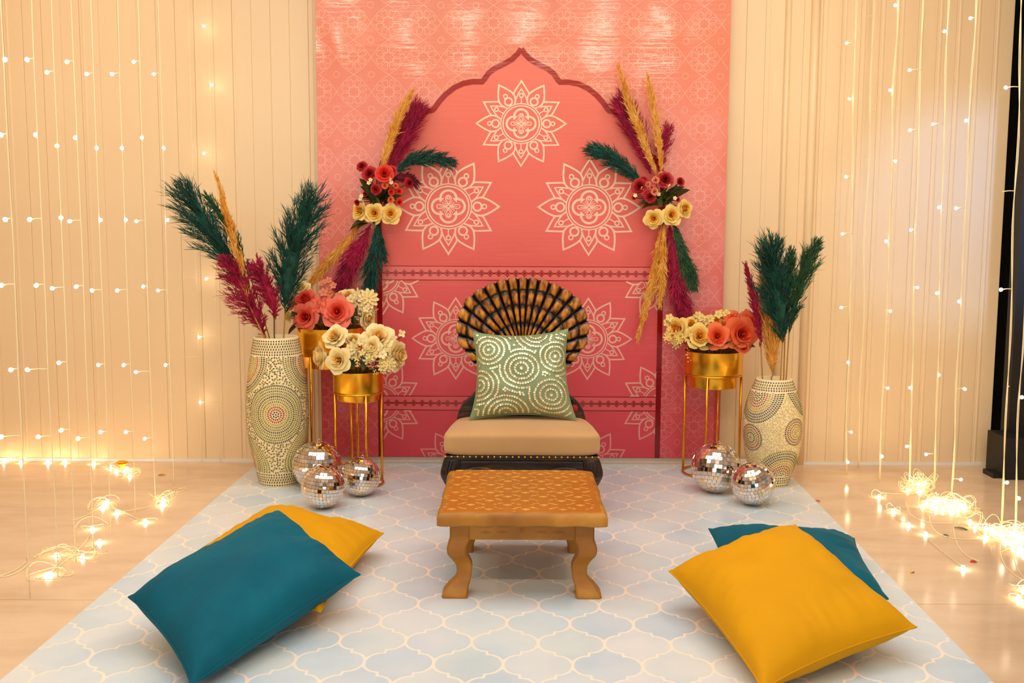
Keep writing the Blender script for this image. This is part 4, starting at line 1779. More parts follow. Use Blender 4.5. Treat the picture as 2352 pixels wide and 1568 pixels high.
def leaf(root, a, b_, roll=0.0):
    a, b_ = Vector(a), Vector(b_)
    d = b_ - a
    L = d.length
    xq = d.normalized()
    yq = Vector((0, 0, 1)).cross(xq)
    if yq.length < 1e-3:
        yq = Vector((1, 0, 0))
    yq.normalize()
    zq = xq.cross(yq)
    Rm = Matrix((xq, yq, zq)).transposed().to_4x4()
    o = bpy.data.objects.new('leaf', LEAF[random.randint(0, 1)])
    link(o, root)
    o.matrix_local = Matrix.Translation(a - WLOC[root.name]) @ Rm @ Matrix.Rotation(roll, 4, 'X') @ Matrix.Scale(L, 4)


def sprigs(root, spots, m=None, m2=None, name='filler_sprig'):
    """thin twigs with tiny buds, one mesh per bouquet"""
    b = MB()
    rnd = random.Random(len(spots))
    for base, tip_ in spots:
        base, tip_ = Vector(base), Vector(tip_)
        b.tube([base, base.lerp(tip_, 0.5) + Vector((0, -0.004, 0.006)), tip_], [0.0014, 0.0011, 0.0007], 4, 0)
        for k in range(12):
            t = 0.35 + 0.65 * k / 11
            q = base.lerp(tip_, t) + Vector((rnd.uniform(-.009, .009), rnd.uniform(-.009, .006), rnd.uniform(-.009, .009)))
            b.tube([base.lerp(tip_, t - 0.04), q], 0.0006, 3, 0)
            r = rnd.uniform(0.0022, 0.0038)
            b.lathe([(0, -r), (r * 0.8, -r * 0.4), (r * 0.9, r * 0.3), (0, r)], 5, q, 1)
    part(name, b, [m or M['sprig'], m2 or RMAT['cream'][3]], root)


VIEW = Vector((0, -1, 0.12))


def pot_bouquet(name, label, root_loc, group):
    return thing(name, label, 'bouquet', root_loc, group)


def wpos(u, v, Y):
    return at_y(u, v, Y)


def place_rose(root, u, v, rp, Y, d, col, layers=6):
    p = wpos(u, v, Y)
    d = Vector(d).normalized()
    R = rp / px_m(p) * 1.22
    rose(root, p - d * R * 0.35, R, d, col, layers=layers)


def place_floret(root, u, v, rp, Y, d, col, n_=5, shade=3, pointed=False):
    p = wpos(u, v, Y)
    floret(root, p, rp / px_m(p), Vector(d).normalized(), col, n_, shade, pointed)


def stems_down(root, P, R, pts):
    b = MB()
    for (u, v, Y) in pts:
        p = wpos(u, v, Y)
        q = Vector((P.x + (p.x - P.x) * 0.35, P.y + (p.y - P.y) * 0.35, P.z - 0.03))
        b.tube([q, q.lerp(p, 0.5) + Vector((0, 0, 0.012)), p + Vector((0, 0.012, -0.01))], 0.0022, 5)
    part('stems', b, M['stem_dark'], root)


GB = 'artificial flower bouquets in gold planters'
# ---- tall left planter: coral half and cream half
Yb = P1.y
ca = pot_bouquet('flower_bouquet', 'coral rose and hydrangea bouquet in the largest gold planter', (P1.x - 0.06, P1.y, P1.z - 0.03), GB)
fr_ = Yb - 0.10
rl_ = [(775, 717, 31, fr_ - 0.02, (0.05, -1, 0.25)), (704, 728, 28, fr_, (-0.35, -1, 0.15)), (703, 690, 25, Yb - 0.04, (-0.3, -0.7, 0.7)), (674, 694, 18, Yb - 0.03, (-0.9, -0.5, 0.3))]
for u, v, r_, Y_, d in rl_:
    place_rose(ca, u, v, r_, Y_, d, 'coral')
rnd = random.Random(21)
fl = []
for i in range(22):
    u, v = 738 + rnd.gauss(0, 15), 708 + rnd.gauss(0, 11)
    fl.append((u, v, fr_ + 0.02))
    place_floret(ca, u, v, rnd.uniform(10, 13), fr_ + rnd.uniform(-0.03, 0.03), (rnd.uniform(-.6, .6), -1, rnd.uniform(-.2, .8)), 'coral', 4, 3)
for i in range(16):
    u, v = 758 + rnd.gauss(0, 12), 672 + rnd.gauss(0, 11)
    place_floret(ca, u, v, rnd.uniform(7, 11), Yb + rnd.uniform(-0.05, 0.02), (rnd.uniform(-.6, .6), -1, rnd.uniform(0, .9)), 'peach', 5, 2)
stems_down(ca, P1, R1, [(t[0], t[1], t[3]) for t in rl_] + fl[::4] + [(758, 672, Yb)])
for a, b_ in (((690, 745, Yb - .09), (668, 716, Yb - .12)), ((735, 748, Yb - .11), (722, 722, Yb - .12)), ((745, 748, Yb - .11), (752, 728, Yb - .14)), ((760, 748, Yb - .1), (790, 740, Yb - .15)),
              ((700, 742, Yb - .08), (668, 752, Yb - .10)), ((690, 742, Yb - .06), (664, 770, Yb - .07)), ((720, 735, Yb), (735, 690, Yb)), ((700, 720, Yb), (690, 700, Yb - .06))):
    leaf(ca, wpos(*a), wpos(*b_), rnd.uniform(-.8, .8))
cb = pot_bouquet('flower_bouquet', 'cream dahlia and hydrangea bouquet in the largest gold planter', (P1.x + 0.06, P1.y, P1.z - 0.03), GB)
rl_ = [(843, 731, 21, Yb - 0.06, (0.9, -0.6, -0.1)), (690, 665, 22, Yb + 0.04, (-0.2, -0.6, 0.8)), (664, 725, 16, Yb - 0.02, (-1, -0.5, -0.2)), (800, 682, 20, Yb + 0.0, (0, -0.7, 0.7))]
for u, v, r_, Y_, d in rl_:
    place_rose(cb, u, v, r_, Y_, d, 'cream')
for k in range(3):   # dahlia: three whorls of pointed petals
    place_floret(cb, 845 + k, 687 - k, 25 - 6 * k, Yb - 0.05 - 0.008 * k, (0.3, -1, 0.35), 'cream', 11 - 2 * k, 4 - k, True)
for i in range(20):
    u, v = 812 + rnd.gauss(0, 18), 697 + rnd.gauss(0, 14)
    place_floret(cb, u, v, rnd.uniform(8, 12), Yb + rnd.uniform(-0.09, 0.0), (rnd.uniform(-.6, .6), -1, rnd.uniform(-.2, .8)), 'cream', 5, 3, i % 3 == 0)
stems_down(cb, P1, R1, [(t[0], t[1], t[3]) for t in rl_] + [(845, 687, Yb - .04), (812, 700, Yb - .04), (800, 710, Yb - .05)])
sprigs(cb, [(wpos(815, 735, Yb - .07), wpos(818 + 14 * cos(a), 718 + 10 * sin(a), Yb - .11)) for a in (0.3, 1.4, 2.6, 4.0)] + [(wpos(850, 720, Yb - .04), wpos(866, 712, Yb - .06))])
for a, b_ in (((812, 748, Yb - .1), (800, 715, Yb - .12)), ((820, 745, Yb - .1), (822, 705, Yb - .1)), ((795, 748, Yb - .12), (810, 728, Yb - .14))):
    leaf(cb, wpos(*a), wpos(*b_), rnd.uniform(-.8, .8))
# ---- front left planter
Yb = P2.y
cc_ = pot_bouquet('flower_bouquet', 'bushy cream rose bouquet in the small gold planter', (P2.x, P2.y, P2.z - 0.03), GB)
rl_ = [(770, 775, 25, Yb - 0.02, (-0.25, -0.8, 0.55)), (738, 818, 27, Yb - 0.06, (-1, -0.45, 0.0)), (779, 827, 26, Yb - 0.10, (-0.25, -1, 0.15)), (868, 778, 33, Yb - 0.01, (0.15, -0.8, 0.6)),
       (855, 797, 21, Yb - 0.08, (-0.05, -1, 0.3)), (910, 816, 30, Yb - 0.03, (1, -0.5, 0.0)), (812, 780, 17, Yb + 0.02, (0.0, -0.6, 0.8))]
for u, v, r_, Y_, d in rl_:
    place_rose(cc_, u, v, r_, Y_, d, 'cream')
for k in range(3):
    place_floret(cc_, 892, 836 - k, 18 - 4 * k, Yb - 0.10 - 0.006 * k, (0.2, -1, 0.1), 'cream', 10 - 2 * k, 4 - k, True)
for i in range(44):
    u, v = rnd.uniform(800, 888), 0
    v = 802 + (u - 800) * 0.22 + rnd.gauss(0, 15)
    place_floret(cc_, u, v, rnd.uniform(7, 12), Yb - rnd.uniform(0.05, 0.11), (rnd.uniform(-.6, .6), -1, rnd.uniform(-.3, .7)), 'cream', 5, rnd.choice((2, 3, 4)), i % 2 == 0)
place_floret(cc_, 922, 766, 10, Yb, (0.6, -1, 0.3), 'cream', 4, 3)
place_floret(cc_, 905, 775, 8, Yb, (0.4, -1, 0.3), 'cream', 4, 3)
stems_down(cc_, P2, R2, [(t[0], t[1], t[3]) for t in rl_] + [(892, 838, Yb - .08), (830, 815, Yb - .06), (850, 825, Yb - .06), (920, 768, Yb)])
sprigs(cc_, [(wpos(870, 850, Yb - .08), wpos(872 + 30 * cos(a), 832 + 26 * sin(a), Yb - .12)) for a in (0.1, 0.7, 1.2, 2.0, 2.7, 3.6, 4.6, 5.6)] + [(wpos(830, 835, Yb - .09), wpos(830 + 22 * cos(a), 822 + 18 * sin(a), Yb - .12)) for a in (0.4, 2.2, 4.0, 5.3)])
for a, b_ in (((800, 850, Yb - .1), (775, 808, Yb - .06)), ((835, 850, Yb - .1), (842, 808, Yb - .05)), ((860, 850, Yb - .1), (884, 812, Yb - .08)), ((810, 848, Yb - .08), (800, 800, Yb - .03)), ((830, 840, Yb), (832, 790, Yb))):
    leaf(cc_, wpos(*a), wpos(*b_), rnd.uniform(-.8, .8))
# ---- right planter
Yb = P3.y
cd = pot_bouquet('flower_bouquet', 'yellow cream rose bouquet in the planter near the squat vase', (P3.x - 0.05, P3.y, P3.z - 0.03), GB)
rl_ = [(1556, 757, 27, Yb - 0.04, (-0.75, -0.7, 0.35)), (1606, 773, 27, Yb - 0.11, (0.05, -1, 0.25)), (1588, 746, 18, Yb - 0.02, (0.1, -0.7, 0.7)), (1643, 744, 20, Yb, (0.2, -0.7, 0.6)), (1660, 725, 16, Yb + 0.03, (0.1, -0.6, 0.8))]
for u, v, r_, Y_, d in rl_:
    place_rose(cd, u, v, r_, Y_, d, 'yellow')
for i in range(26):
    u, v = 1563 + rnd.gauss(0, 15), 777 + rnd.gauss(0, 11)
    place_floret(cd, u, v, rnd.uniform(6, 10), Yb - rnd.uniform(0.06, 0.12), (rnd.uniform(-.8, .4), -1, rnd.uniform(-.3, .5)), 'yellow', 5, 3, True)
for u, v in ((1603, 724), (1612, 730), (1597, 731), (1622, 738), (1538, 730), (1545, 735), (1532, 742), (1650, 722), (1668, 720), (1632, 732)):
    place_floret(cd, u, v, 10, Yb - 0.02, (rnd.uniform(-.4, .4), -1, 0.4), 'yellow', 5, 4)
stems_down(cd, P3, R3, [(t[0], t[1], t[3]) for t in rl_] + [(1605, 728, Yb - .02), (1538, 734, Yb - .02), (1563, 780, Yb - .06), (1650, 724, Yb - .02)])
sprigs(cd, [(wpos(1575, 790, Yb - .1), wpos(1575 + 8, 828, Yb - .15)), (wpos(1570, 785, Yb - .1), wpos(1546, 800, Yb - .12)), (wpos(1565, 780, Yb - .1), wpos(1532, 788, Yb - .1)), (wpos(1550, 760, Yb - .05), wpos(1530, 735, Yb - .04)), (wpos(1620, 760, Yb - .05), wpos(1614, 730, Yb - .05))])
for a, b_ in (((1580, 800, Yb - .11), (1575, 770, Yb - .12)), ((1600, 800, Yb - .12), (1640, 798, Yb - .15)), ((1615, 790, Yb - .05), (1618, 755, Yb - .05))):
    leaf(cd, wpos(*a), wpos(*b_), rnd.uniform(-.8, .8))
ce = pot_bouquet('flower_bouquet', 'orange coral rose bouquet in the planter near the squat vase', (P3.x + 0.06, P3.y, P3.z - 0.03), GB)
rl_ = [(1647, 773, 26, Yb - 0.12, (-0.1, -1, 0.2)), (1702, 767, 34, Yb - 0.10, (0.2, -1, 0.15)), (1723, 745, 28, Yb - 0.03, (0.7, -0.7, 0.4)), (1708, 798, 12, Yb - 0.12, (0.2, -1, -0.5))]
for u, v, r_, Y_, d in rl_:
    place_rose(ce, u, v, r_, Y_, d, 'orange')
for i in range(24):
    u, v = 1668 + rnd.gauss(0, 13), 752 + rnd.gauss(0, 13)
    place_floret(ce, u, v, rnd.uniform(7, 11), Yb - rnd.uniform(0.02, 0.10), (rnd.uniform(-.6, .6), -1, rnd.uniform(-.1, .8)), 'orange', 4, rnd.choice((1, 2, 3)))
for i in range(9):
    place_floret(ce, 1692 + rnd.gauss(0, 9), 724 + rnd.gauss(0, 5), rnd.uniform(7, 10), Yb + 0.01, (rnd.uniform(-.5, .5), -1, .6), 'orange', 5, 3)
stems_down(ce, P3, R3, [(t[0], t[1], t[3]) for t in rl_] + [(1670, 755, Yb - .05), (1692, 728, Yb)])
for a, b_ in (((1660, 800, Yb - .12), (1685, 785, Yb - .16)), ((1680, 800, Yb - .12), (1718, 790, Yb - .14)), ((1675, 800, Yb - .12), (1668, 778, Yb - .13)), ((1690, 795, Yb - .08), (1735, 800, Yb - .10))):
    leaf(ce, wpos(*a), wpos(*b_), rnd.uniform(-.8, .8))


# ================================================================== PAMPAS PLUMES
def bez(pts, t):
    P = [Vector(p) for p in pts]
    while len(P) > 1:
        P = [a.lerp(b, t) for a, b in zip(P, P[1:])]
    return P[0]


def plume_mb(mb, axis, width, seed, nbr=60, nh=22, spread=0.62, droop=0.12, flat=0.7, hairw=0.0021, peak=0.42, mi=0, tuft=1.0, ymax=None):
    rnd = random.Random(seed)
    L = (Vector(axis[-1]) - Vector(axis[0])).length

    def strip(p, d, l, w):
        side = d.cross(Vector((rnd.gauss(0, 1), rnd.gauss(0, 1), rnd.gauss(0, 1))))
        if side.length < 1e-6:
            return
        side.normalize()
        sag = Vector((0, 0, -droop * l))
        p1 = p + d * l * 0.55 + sag * 0.3
        p2 = p + d * l + sag
        v6 = [p - side * w * 0.5, p + side * w * 0.5, p1 + side * w * 0.45, p1 - side * w * 0.45, p2]
        if ymax is not None:
            for q in v6:
                q.y = min(q.y, ymax)
        mb.add(v6, [(0, 1, 2, 3), (3, 2, 4)], mi)
    nbr = int(nbr * 1.7)
    width *= 1.35
    # dense inner body
    NA, NB = 12, 22
    a0 = [bez(axis, j / NB) for j in range(NB + 1)]

    def body(u, v):
        t = min(0.985, v)
        c = bez(axis, t)
        T = (bez(axis, min(1, t + 0.02)) - bez(axis, max(0, t - 0.02))).normalized()
        n1 = T.cross(Vector((0, 1, 0))).normalized()
        n2 = T.cross(n1)
        e_ = (min(1, t / peak) ** 0.6) * (1 - max(0, (t - peak) / (1 - peak)) ** 1.7 * 0.85)
        rr = width * 0.20 * min(1.0, t * 3.5) * e_ * (1 + 0.5 * noise.noise(Vector((u * 6, t * 14, seed)))) * (0.5 if spread < 0.35 else 1.0)
        q = c + n1 * cos(u * 2 * pi) * rr + n2 * sin(u * 2 * pi) * rr * flat
        if ymax is not None:
            q.y = min(q.y, ymax)
        return q
    mb.grid(body, NA, NB, mi, closed_u=True)
    for i in range(nbr):
        t = (i + rnd.random()) / nbr
        p = bez(axis, t)
        T = (bez(axis, min(1, t + 0.02)) - bez(axis, max(0, t - 0.02))).normalized()
        az = rnd.uniform(0, 2 * pi)
        n1 = T.orthogonal().normalized()
        n2 = T.cross(n1)
        N = n1 * cos(az) + n2 * sin(az)
        N.y *= flat
        env = (min(1, t / peak) ** 0.55) * (1 - max(0, (t - peak) / (1 - peak)) ** 1.7 * 0.80)
        bl_ = width * env * rnd.uniform(0.75, 1.35) * tuft + 0.012
        sp__ = spread * rnd.uniform(0.55, 1.15) * (1 - 0.45 * t)
        D = (T + N * sp__).normalized()
        # branch along D, hairs off it
        blen = bl_ / max(0.35, sp__) * 0.85
        blen = min(blen, L * 0.5)
        for k in range(nh):
            s = (k + rnd.random()) / nh
            q = p + D * blen * s * 0.8 + Vector((0, 0, -droop * blen * s * s))
            hd = (D + Vector((rnd.gauss(0, .26), rnd.gauss(0, .26 * flat), rnd.gauss(0, .26)))).normalized()
            strip(q, hd, blen * rnd.uniform(0.16, 0.34), hairw * rnd.uniform(0.8, 1.8))


def vase_plume(label, stem_px, head_px, Y0, Y1, width_px, m, seed, group, base, stem_m='stem', **kw):
    """stem_px: where the stem leaves the rim -> head start ; head_px list of axis pixels"""
    n_ = len(head_px)
    ax_ = [at_y(u, v, Y0 + (Y1 - Y0) * i / max(1, n_ - 1)) for i, (u, v) in enumerate(head_px)]
    root = thing('pampas_plume', label, 'pampas grass', base, group)
    w = width_px / px_m(ax_[0])
    mb = MB()
    plume_mb(mb, ax_, w, seed, **kw)
    part('plume_head', mb, m, root)
    s0 = Vector(base)
    rimp = at_y(stem_px[0], stem_px[1], Y0)
    pts_ = [s0, s0.lerp(rimp, 0.6), rimp, rimp.lerp(ax_[0], 0.6), ax_[0]] + [bez(ax_, t) for t in (0.2, 0.4, 0.6, 0.8)]
    part('stem', MB().tube(pts_, [0.0032] * 5 + [0.0028, 0.002, 0.0014, 0.0008], 6), M[stem_m], root)
    return root


GP = 'dyed pampas stems in the floor vases'
vx, vy = vl
vase_plume('dark teal pampas plume arching to the far left above the slim vase', (610, 772), [(574, 668), (525, 592), (482, 532), (432, 452)], vy, vy - 0.05, 46, M['p_teal'], 31, GP, (vx - 0.03, vy, 0.45), nbr=80, nh=24, tuft=1.15)
vase_plume('narrow green pampas plume behind the arching teal one in the slim vase', (618, 772), [(580, 650), (548, 570), (520, 510), (478, 456)], vy + 0.02, vy, 18, M['p_green'], 32, GP, (vx - 0.02, vy + 0.02, 0.45), nbr=55, nh=18)
vase_plume('wide green teal pampas plume leaning over the planter from the slim vase', (652, 770), [(655, 722), (655, 640), (672, 580), (706, 484)], vy - 0.01, vy - 0.03, 68, M['p_teal'], 33, GP, (vx + 0.02, vy - 0.01, 0.45), nbr=95, nh=26, spread=0.8, tuft=1.1)
vase_plume('golden pampas plume, the tallest one in the slim vase', (606, 772), [(572, 700), (558, 620), (530, 530), (500, 412)], vy - 0.07, vy - 0.06, 14, M['p_gold'], 34, GP, (vx - 0.03, vy + 0.03, 0.45), nbr=70, nh=18, spread=0.3, droop=0.0)
vase_plume('curly magenta pampas plume spilling out at the left of the slim vase', (608, 774), [(606, 772), (590, 720), (560, 670), (530, 606)], vy - 0.03, vy - 0.08, 42, M['p_mag'], 35, GP, (vx - 0.03, vy - 0.03, 0.45), nbr=85, nh=24, spread=0.8, droop=0.35, peak=0.3)
vase_plume('upright magenta pampas plume in the middle of the slim vase', (630, 770), [(630, 735), (630, 690), (612, 655), (598, 622)], vy - 0.05, vy - 0.06, 40, M['p_mag'], 36, GP, (vx, vy - 0.04, 0.45), 'stem_dark', nbr=80, nh=24, spread=0.85, droop=0.2)
wx, wy = VR.x, VR.y
vase_plume('thin magenta pampas plume in the squat cream vase', (1751, 866), [(1748, 800), (1742, 740), (1735, 690), (1715, 614)], wy, wy - 0.02, 11, M['p_mag'], 41, GP, (wx - 0.01, wy, 0.3), nbr=70, nh=18, spread=0.4)
vase_plume('pale golden pampas clump at the back of the squat cream vase', (1772, 866), [(1775, 862), (1772, 790), (1768, 700), (1762, 580)], wy + 0.02, wy + 0.03, 36, M['p_gold'], 42, GP, (wx, wy + 0.02, 0.3), nbr=110, nh=24, spread=0.37, droop=0.0, peak=0.16)
vase_plume('broad dark teal pampas plume in the squat cream vase', (1793, 866), [(1797, 790), (1792, 720), (1782, 660), (1775, 584)], wy - 0.03, wy - 0.05, 56, M['p_teal'], 43, GP, (wx + 0.02, wy - 0.03, 0.3), nbr=95, nh=26, spread=0.75)
vase_plume('tall green pampas plume leaning away from the flowers in the squat vase', (1806, 866), [(1812, 770), (1822, 700), (1840, 640), (1872, 566)], wy - 0.01, wy - 0.02, 24, M['p_green'], 44, GP, (wx + 0.03, wy - 0.01, 0.3), nbr=80, nh=22, spread=0.5)
vase_plume('dark green pampas plume between two others in the squat vase', (1800, 866), [(1803, 770), (1806, 700), (1808, 650), (1818, 586)], wy + 0.02, wy + 0.02, 19, M['p_green'], 45, GP, (wx + 0.02, wy + 0.02, 0.3), nbr=60, nh=18, spread=0.45)


# ================================================================== FLORAL SPRAYS ON THE BANNER
def spray_plume(root, pxs, wpx, m, seed, Y=5.015, **kw):
    ax_ = [at_y(u, v, Y) for u, v in pxs]
    mb = MB()
    plume_mb(mb, ax_, wpx / px_m(ax_[0]), seed, flat=0.3, ymax=Y_BAN - 0.014, **kw)
    mb.tube([ax_[0], bez(ax_, 0.3), bez(ax_, 0.6), bez(ax_, 0.9)], [0.003, 0.0025, 0.0018, 0.0008], 5)
    part('pampas_plume', mb, m, root)


def spray(label, loc_px, items, plumes, leaves, seeds):
    c = at_y(loc_px[0], loc_px[1], 5.06)
    root = thing('floral_spray', label, 'flower spray', c, 'flower sprays pinned on the backdrop')
    for i, (pxs, w, m, kw) in enumerate(plumes):
        spray_plume(root, pxs, w, M[m], seeds + i, **kw)
    for it in items:
        kind, u, v, r_, col, d, Y_ = it
        p = at_y(u, v, Y_)
        R = r_ / px_m(p)
        if kind == 'R':
            rose(root, p - Vector(d).normalized() * R * 0.35, R * 1.08, d, col)
        elif kind == 'r':
            bloom(root, p, R * 1.1, d, col)
        elif kind == 'c':
            bloom(root, p, R * 1.1, d, col, 3, 'carnation')
        else:
            floret(root, p, R, d, col, 5, 3)
    rl2 = random.Random(seeds)
    for q in range(12):
        a_ = rl2.uniform(-0.5, pi + 0.5)
        leaves = leaves + [((loc_px[0] + rl2.uniform(-8, 8), loc_px[1] + rl2.uniform(-8, 4), 5.01), (loc_px[0] + cos(a_) * rl2.uniform(26, 50), loc_px[1] - sin(a_) * rl2.uniform(14, 44) + 4, 5.0))]
    for a, b_ in leaves:
        leaf(root, at_y(*a), at_y(*b_), random.uniform(-.7, .7))
    b = MB()
    for it in items:
        p = at_y(it[1], it[2], it[6] + 0.01)
        b.tube([c, c.lerp(p, 0.6) + Vector((0, -0.01, 0)), p], 0.002, 4)
    part('stems', b, M['stem_dark'], root)


V = lambda x=0, z=0.1: (x, -1, z)
itemsL = [('R', 861, 490, 24, 'yellow', V(-0.05, 0.05), 4.985), ('R', 897, 491, 23, 'yellow', V(0.15, 0.05), 4.985), ('R', 828, 484, 20, 'yellow', V(-0.6, 0.1), 4.995),
          ('c', 833, 384, 12, 'red', V(-0.3, 0.6), 5.02), ('c', 851, 402, 17, 'red', V(-0.2, 0.4), 5.0), ('c', 884, 402, 20, 'scarlet', V(0, 0.3), 4.99), ('c', 897, 396, 14, 'red', V(.2, .5), 5.0),
          ('r', 864, 436, 15, 'red', V(0, 0.1), 4.975), ('r', 841, 446, 8, 'red', V(-0.4, 0), 4.985), ('r', 823, 464, 9, 'red', V(-0.4, -0.3), 4.96),
          ('r', 884, 427, 10, 'orange', V(0.1, 0.2), 4.98), ('r', 898, 441, 10, 'scarlet', V(0.2, 0.1), 4.975), ('r', 915, 440, 10, 'scarlet', V(0.4, 0.1), 4.985), ('r', 897, 458, 10, 'orange', V(0.2, -0.1), 4.97),
          ('r', 916, 464, 10, 'scarlet', V(0.4, -0.1), 4.975), ('c', 938, 420, 12, 'red', V(0.7, 0), 5.01), ('r', 908, 428, 8, 'orange', V(.3, .3), 4.99)]
for u, v in ((847, 420), (851, 413), (895, 412), (899, 419), (893, 408), (830, 450), (828, 456)):
    itemsL.append(('f', u, v, 5, 'cream', V(random.uniform(-.3, .3), .2), 4.965))
plL = [([(868, 420), (884, 355), (906, 292), (940, 224)], 15, 'p_gold', dict(nbr=80, nh=18, spread=0.28, droop=0, Y=4.985)),
       ([(885, 410), (910, 350), (930, 310), (950, 272)], 32, 'p_mag', dict(nbr=85, nh=24, spread=0.6, droop=0.02, Y=5.035)),
       ([(905, 400), (930, 372), (965, 355), (1022, 368)], 22, 'p_teal', dict(nbr=75, nh=22, spread=0.6, Y=5.0)),
       ([(900, 415), (920, 405), (932, 402), (948, 415)], 24, 'p_maroon', dict(nbr=55, nh=22, spread=0.9, Y=5.005)),
       ([(832, 508), (790, 560), (755, 600), (705, 662)], 14, 'p_gold', dict(nbr=80, nh=18, spread=0.28, droop=0)),
       ([(852, 515), (830, 555), (812, 590), (788, 640)], 28, 'p_mag', dict(nbr=85, nh=24, spread=0.55, droop=0.02)),
       ([(868, 510), (864, 560), (856, 600), (849, 655)], 19, 'p_teal', dict(nbr=80, nh=22, spread=0.5, droop=0.02, Y=5.0)),
       ([(870, 510), (873, 540), (876, 560), (882, 586)], 7, 'p_teal', dict(nbr=35, nh=14, spread=0.4, Y=5.02))]
lfL = [((862, 470, 5.0), (824, 430, 5.0)), ((860, 465, 5.0), (822, 412, 5.01)), ((870, 470, 4.99), (862, 452, 4.98)), ((875, 470, 5.0), (890, 450, 4.99)), ((850, 505, 5.0), (805, 535, 5.02)), ((845, 512, 5.0), (820, 530, 4.99)),
       ((858, 508, 4.98), (860, 522, 4.97)), ((865, 460, 5.0), (845, 432, 4.99)), ((880, 455, 5.0), (872, 418, 5.0)), ((870, 460, 5.02), (905, 435, 5.0)), ((862, 455, 5.02), (850, 470, 4.99)), ((880, 470, 5.01), (925, 452, 5.01))]
spray('flower spray with yellow roses pinned on the arch above the slim mosaic vase', (868, 462), itemsL, plL, lfL, 60)
itemsR = [('R', 1502, 502, 22, 'yellow', V(-0.25, -0.05), 4.985), ('R', 1542, 494, 23, 'yellow', V(0.1, 0.1), 4.98), ('R', 1571, 479, 20, 'yellow', V(0.6, 0.1), 4.99),
          ('r', 1505, 416, 11, 'peach', V(0, 0.3), 4.975), ('r', 1489, 425, 9, 'peach', V(-0.3, 0.3), 4.98), ('r', 1503, 441, 11, 'peach', V(0, 0.1), 4.965), ('r', 1517, 403, 9, 'peach', V(0.1, 0.6), 4.99), ('r', 1497, 431, 7, 'coral', V(-.1, .2), 4.975),
          ('c', 1471, 430, 18, 'red', V(-0.4, 0.2), 4.995), ('c', 1526, 415, 18, 'red', V(0.1, 0.4), 4.99), ('r', 1559, 420, 13, 'red', V(0.4, 0.4), 4.99), ('c', 1493, 452, 13, 'red', V(-0.1, -0.1), 4.98), ('r', 1555, 459, 7, 'red', V(.3, .1), 4.975),
          ('r', 1458, 454, 7, 'red', V(-.6, 0), 5.0), ('c', 1478, 418, 12, 'red', V(-.2, .5), 5.0)]
for u, v in ((1459, 449), (1535, 424), (1550, 455), (1513, 446), (1476, 432)):
    itemsR.append(('f', u, v, 5, 'cream', V(random.uniform(-.3, .3), .2), 4.965))
plR = [([(1510, 405), (1480, 330), (1455, 270), (1424, 163)], 13, 'p_gold', dict(nbr=80, nh=18, spread=0.28, droop=0)),
       ([(1520, 405), (1518, 340), (1505, 270), (1489, 186)], 12, 'p_gold', dict(nbr=80, nh=18, spread=0.26, droop=0)),
       ([(1495, 400), (1478, 345), (1460, 305), (1432, 250)], 32, 'p_mag', dict(nbr=85, nh=24, spread=0.6, droop=0.02, Y=5.045)),
       ([(1515, 400), (1520, 360), (1522, 340), (1532, 305)], 18, 'p_mag', dict(nbr=45, nh=18, spread=0.8, droop=0.02, Y=5.05)),
       ([(1478, 425), (1450, 395), (1420, 365), (1370, 346)], 24, 'p_teal', dict(nbr=80, nh=22, spread=0.6, Y=5.0)),
       ([(1520, 515), (1510, 590), (1495, 660), (1468, 768)], 13, 'p_gold', dict(nbr=85, nh=18, spread=0.28, droop=0)),
       ([(1525, 515), (1524, 570), (1520, 620), (1516, 690)], 12, 'p_gold', dict(nbr=65, nh=16, spread=0.3, droop=0, Y=5.0)),
       ([(1538, 515), (1545, 590), (1555, 650), (1572, 735)], 21, 'p_mag', dict(nbr=100, nh=24, spread=0.5, droop=0.02, Y=5.02)),
       ([(1546, 510), (1560, 555), (1575, 590), (1590, 650)], 17, 'p_green', dict(nbr=75, nh=20, spread=0.5, droop=0.02, Y=5.01))]
lfR = [((1520, 470, 5.0), (1492, 478, 4.98)), ((1520, 470, 5.0), (1535, 432, 4.97)), ((1525, 470, 5.0), (1588, 440, 5.0)), ((1525, 465, 5.0), (1575, 432, 5.01)), ((1510, 470, 5.0), (1465, 472, 5.0)), ((1505, 468, 5.0), (1478, 448, 4.99)),
       ((1520, 475, 4.99), (1518, 452, 4.97)), ((1530, 470, 4.99), (1545, 450, 4.98)), ((1510, 470, 5.0), (1485, 462, 4.98)), ((1515, 475, 4.99), (1508, 455, 4.97)), ((1512, 470, 5.01), (1445, 436, 5.02)), ((1535, 455, 5.0), (1552, 430, 5.0))]
spray('flower spray with yellow roses pinned on the arch above the orange rose planter', (1518, 462), itemsR, plR, lfR, 80)


# ================================================================== FAIRY LIGHTS
def bulb_mesh(m, s=1.0):
    b = MB().lathe([(0.0, -0.008 * s), (0.0036 * s, -0.0072 * s), (0.0062 * s, -0.003 * s), (0.0068 * s, 0.002 * s), (0.0045 * s, 0.0062 * s), (0.0, 0.0085 * s)], 10)
    return b.mesh('bulb', m, True)


BULB = bulb_mesh(M['bulb'])
BULB_HOT = bulb_mesh(M['bulb_hot'], 0.9)
BULB_BASE = bulb_mesh(M['bulb_base'], 0.9)
GS = 'fairy light strings'


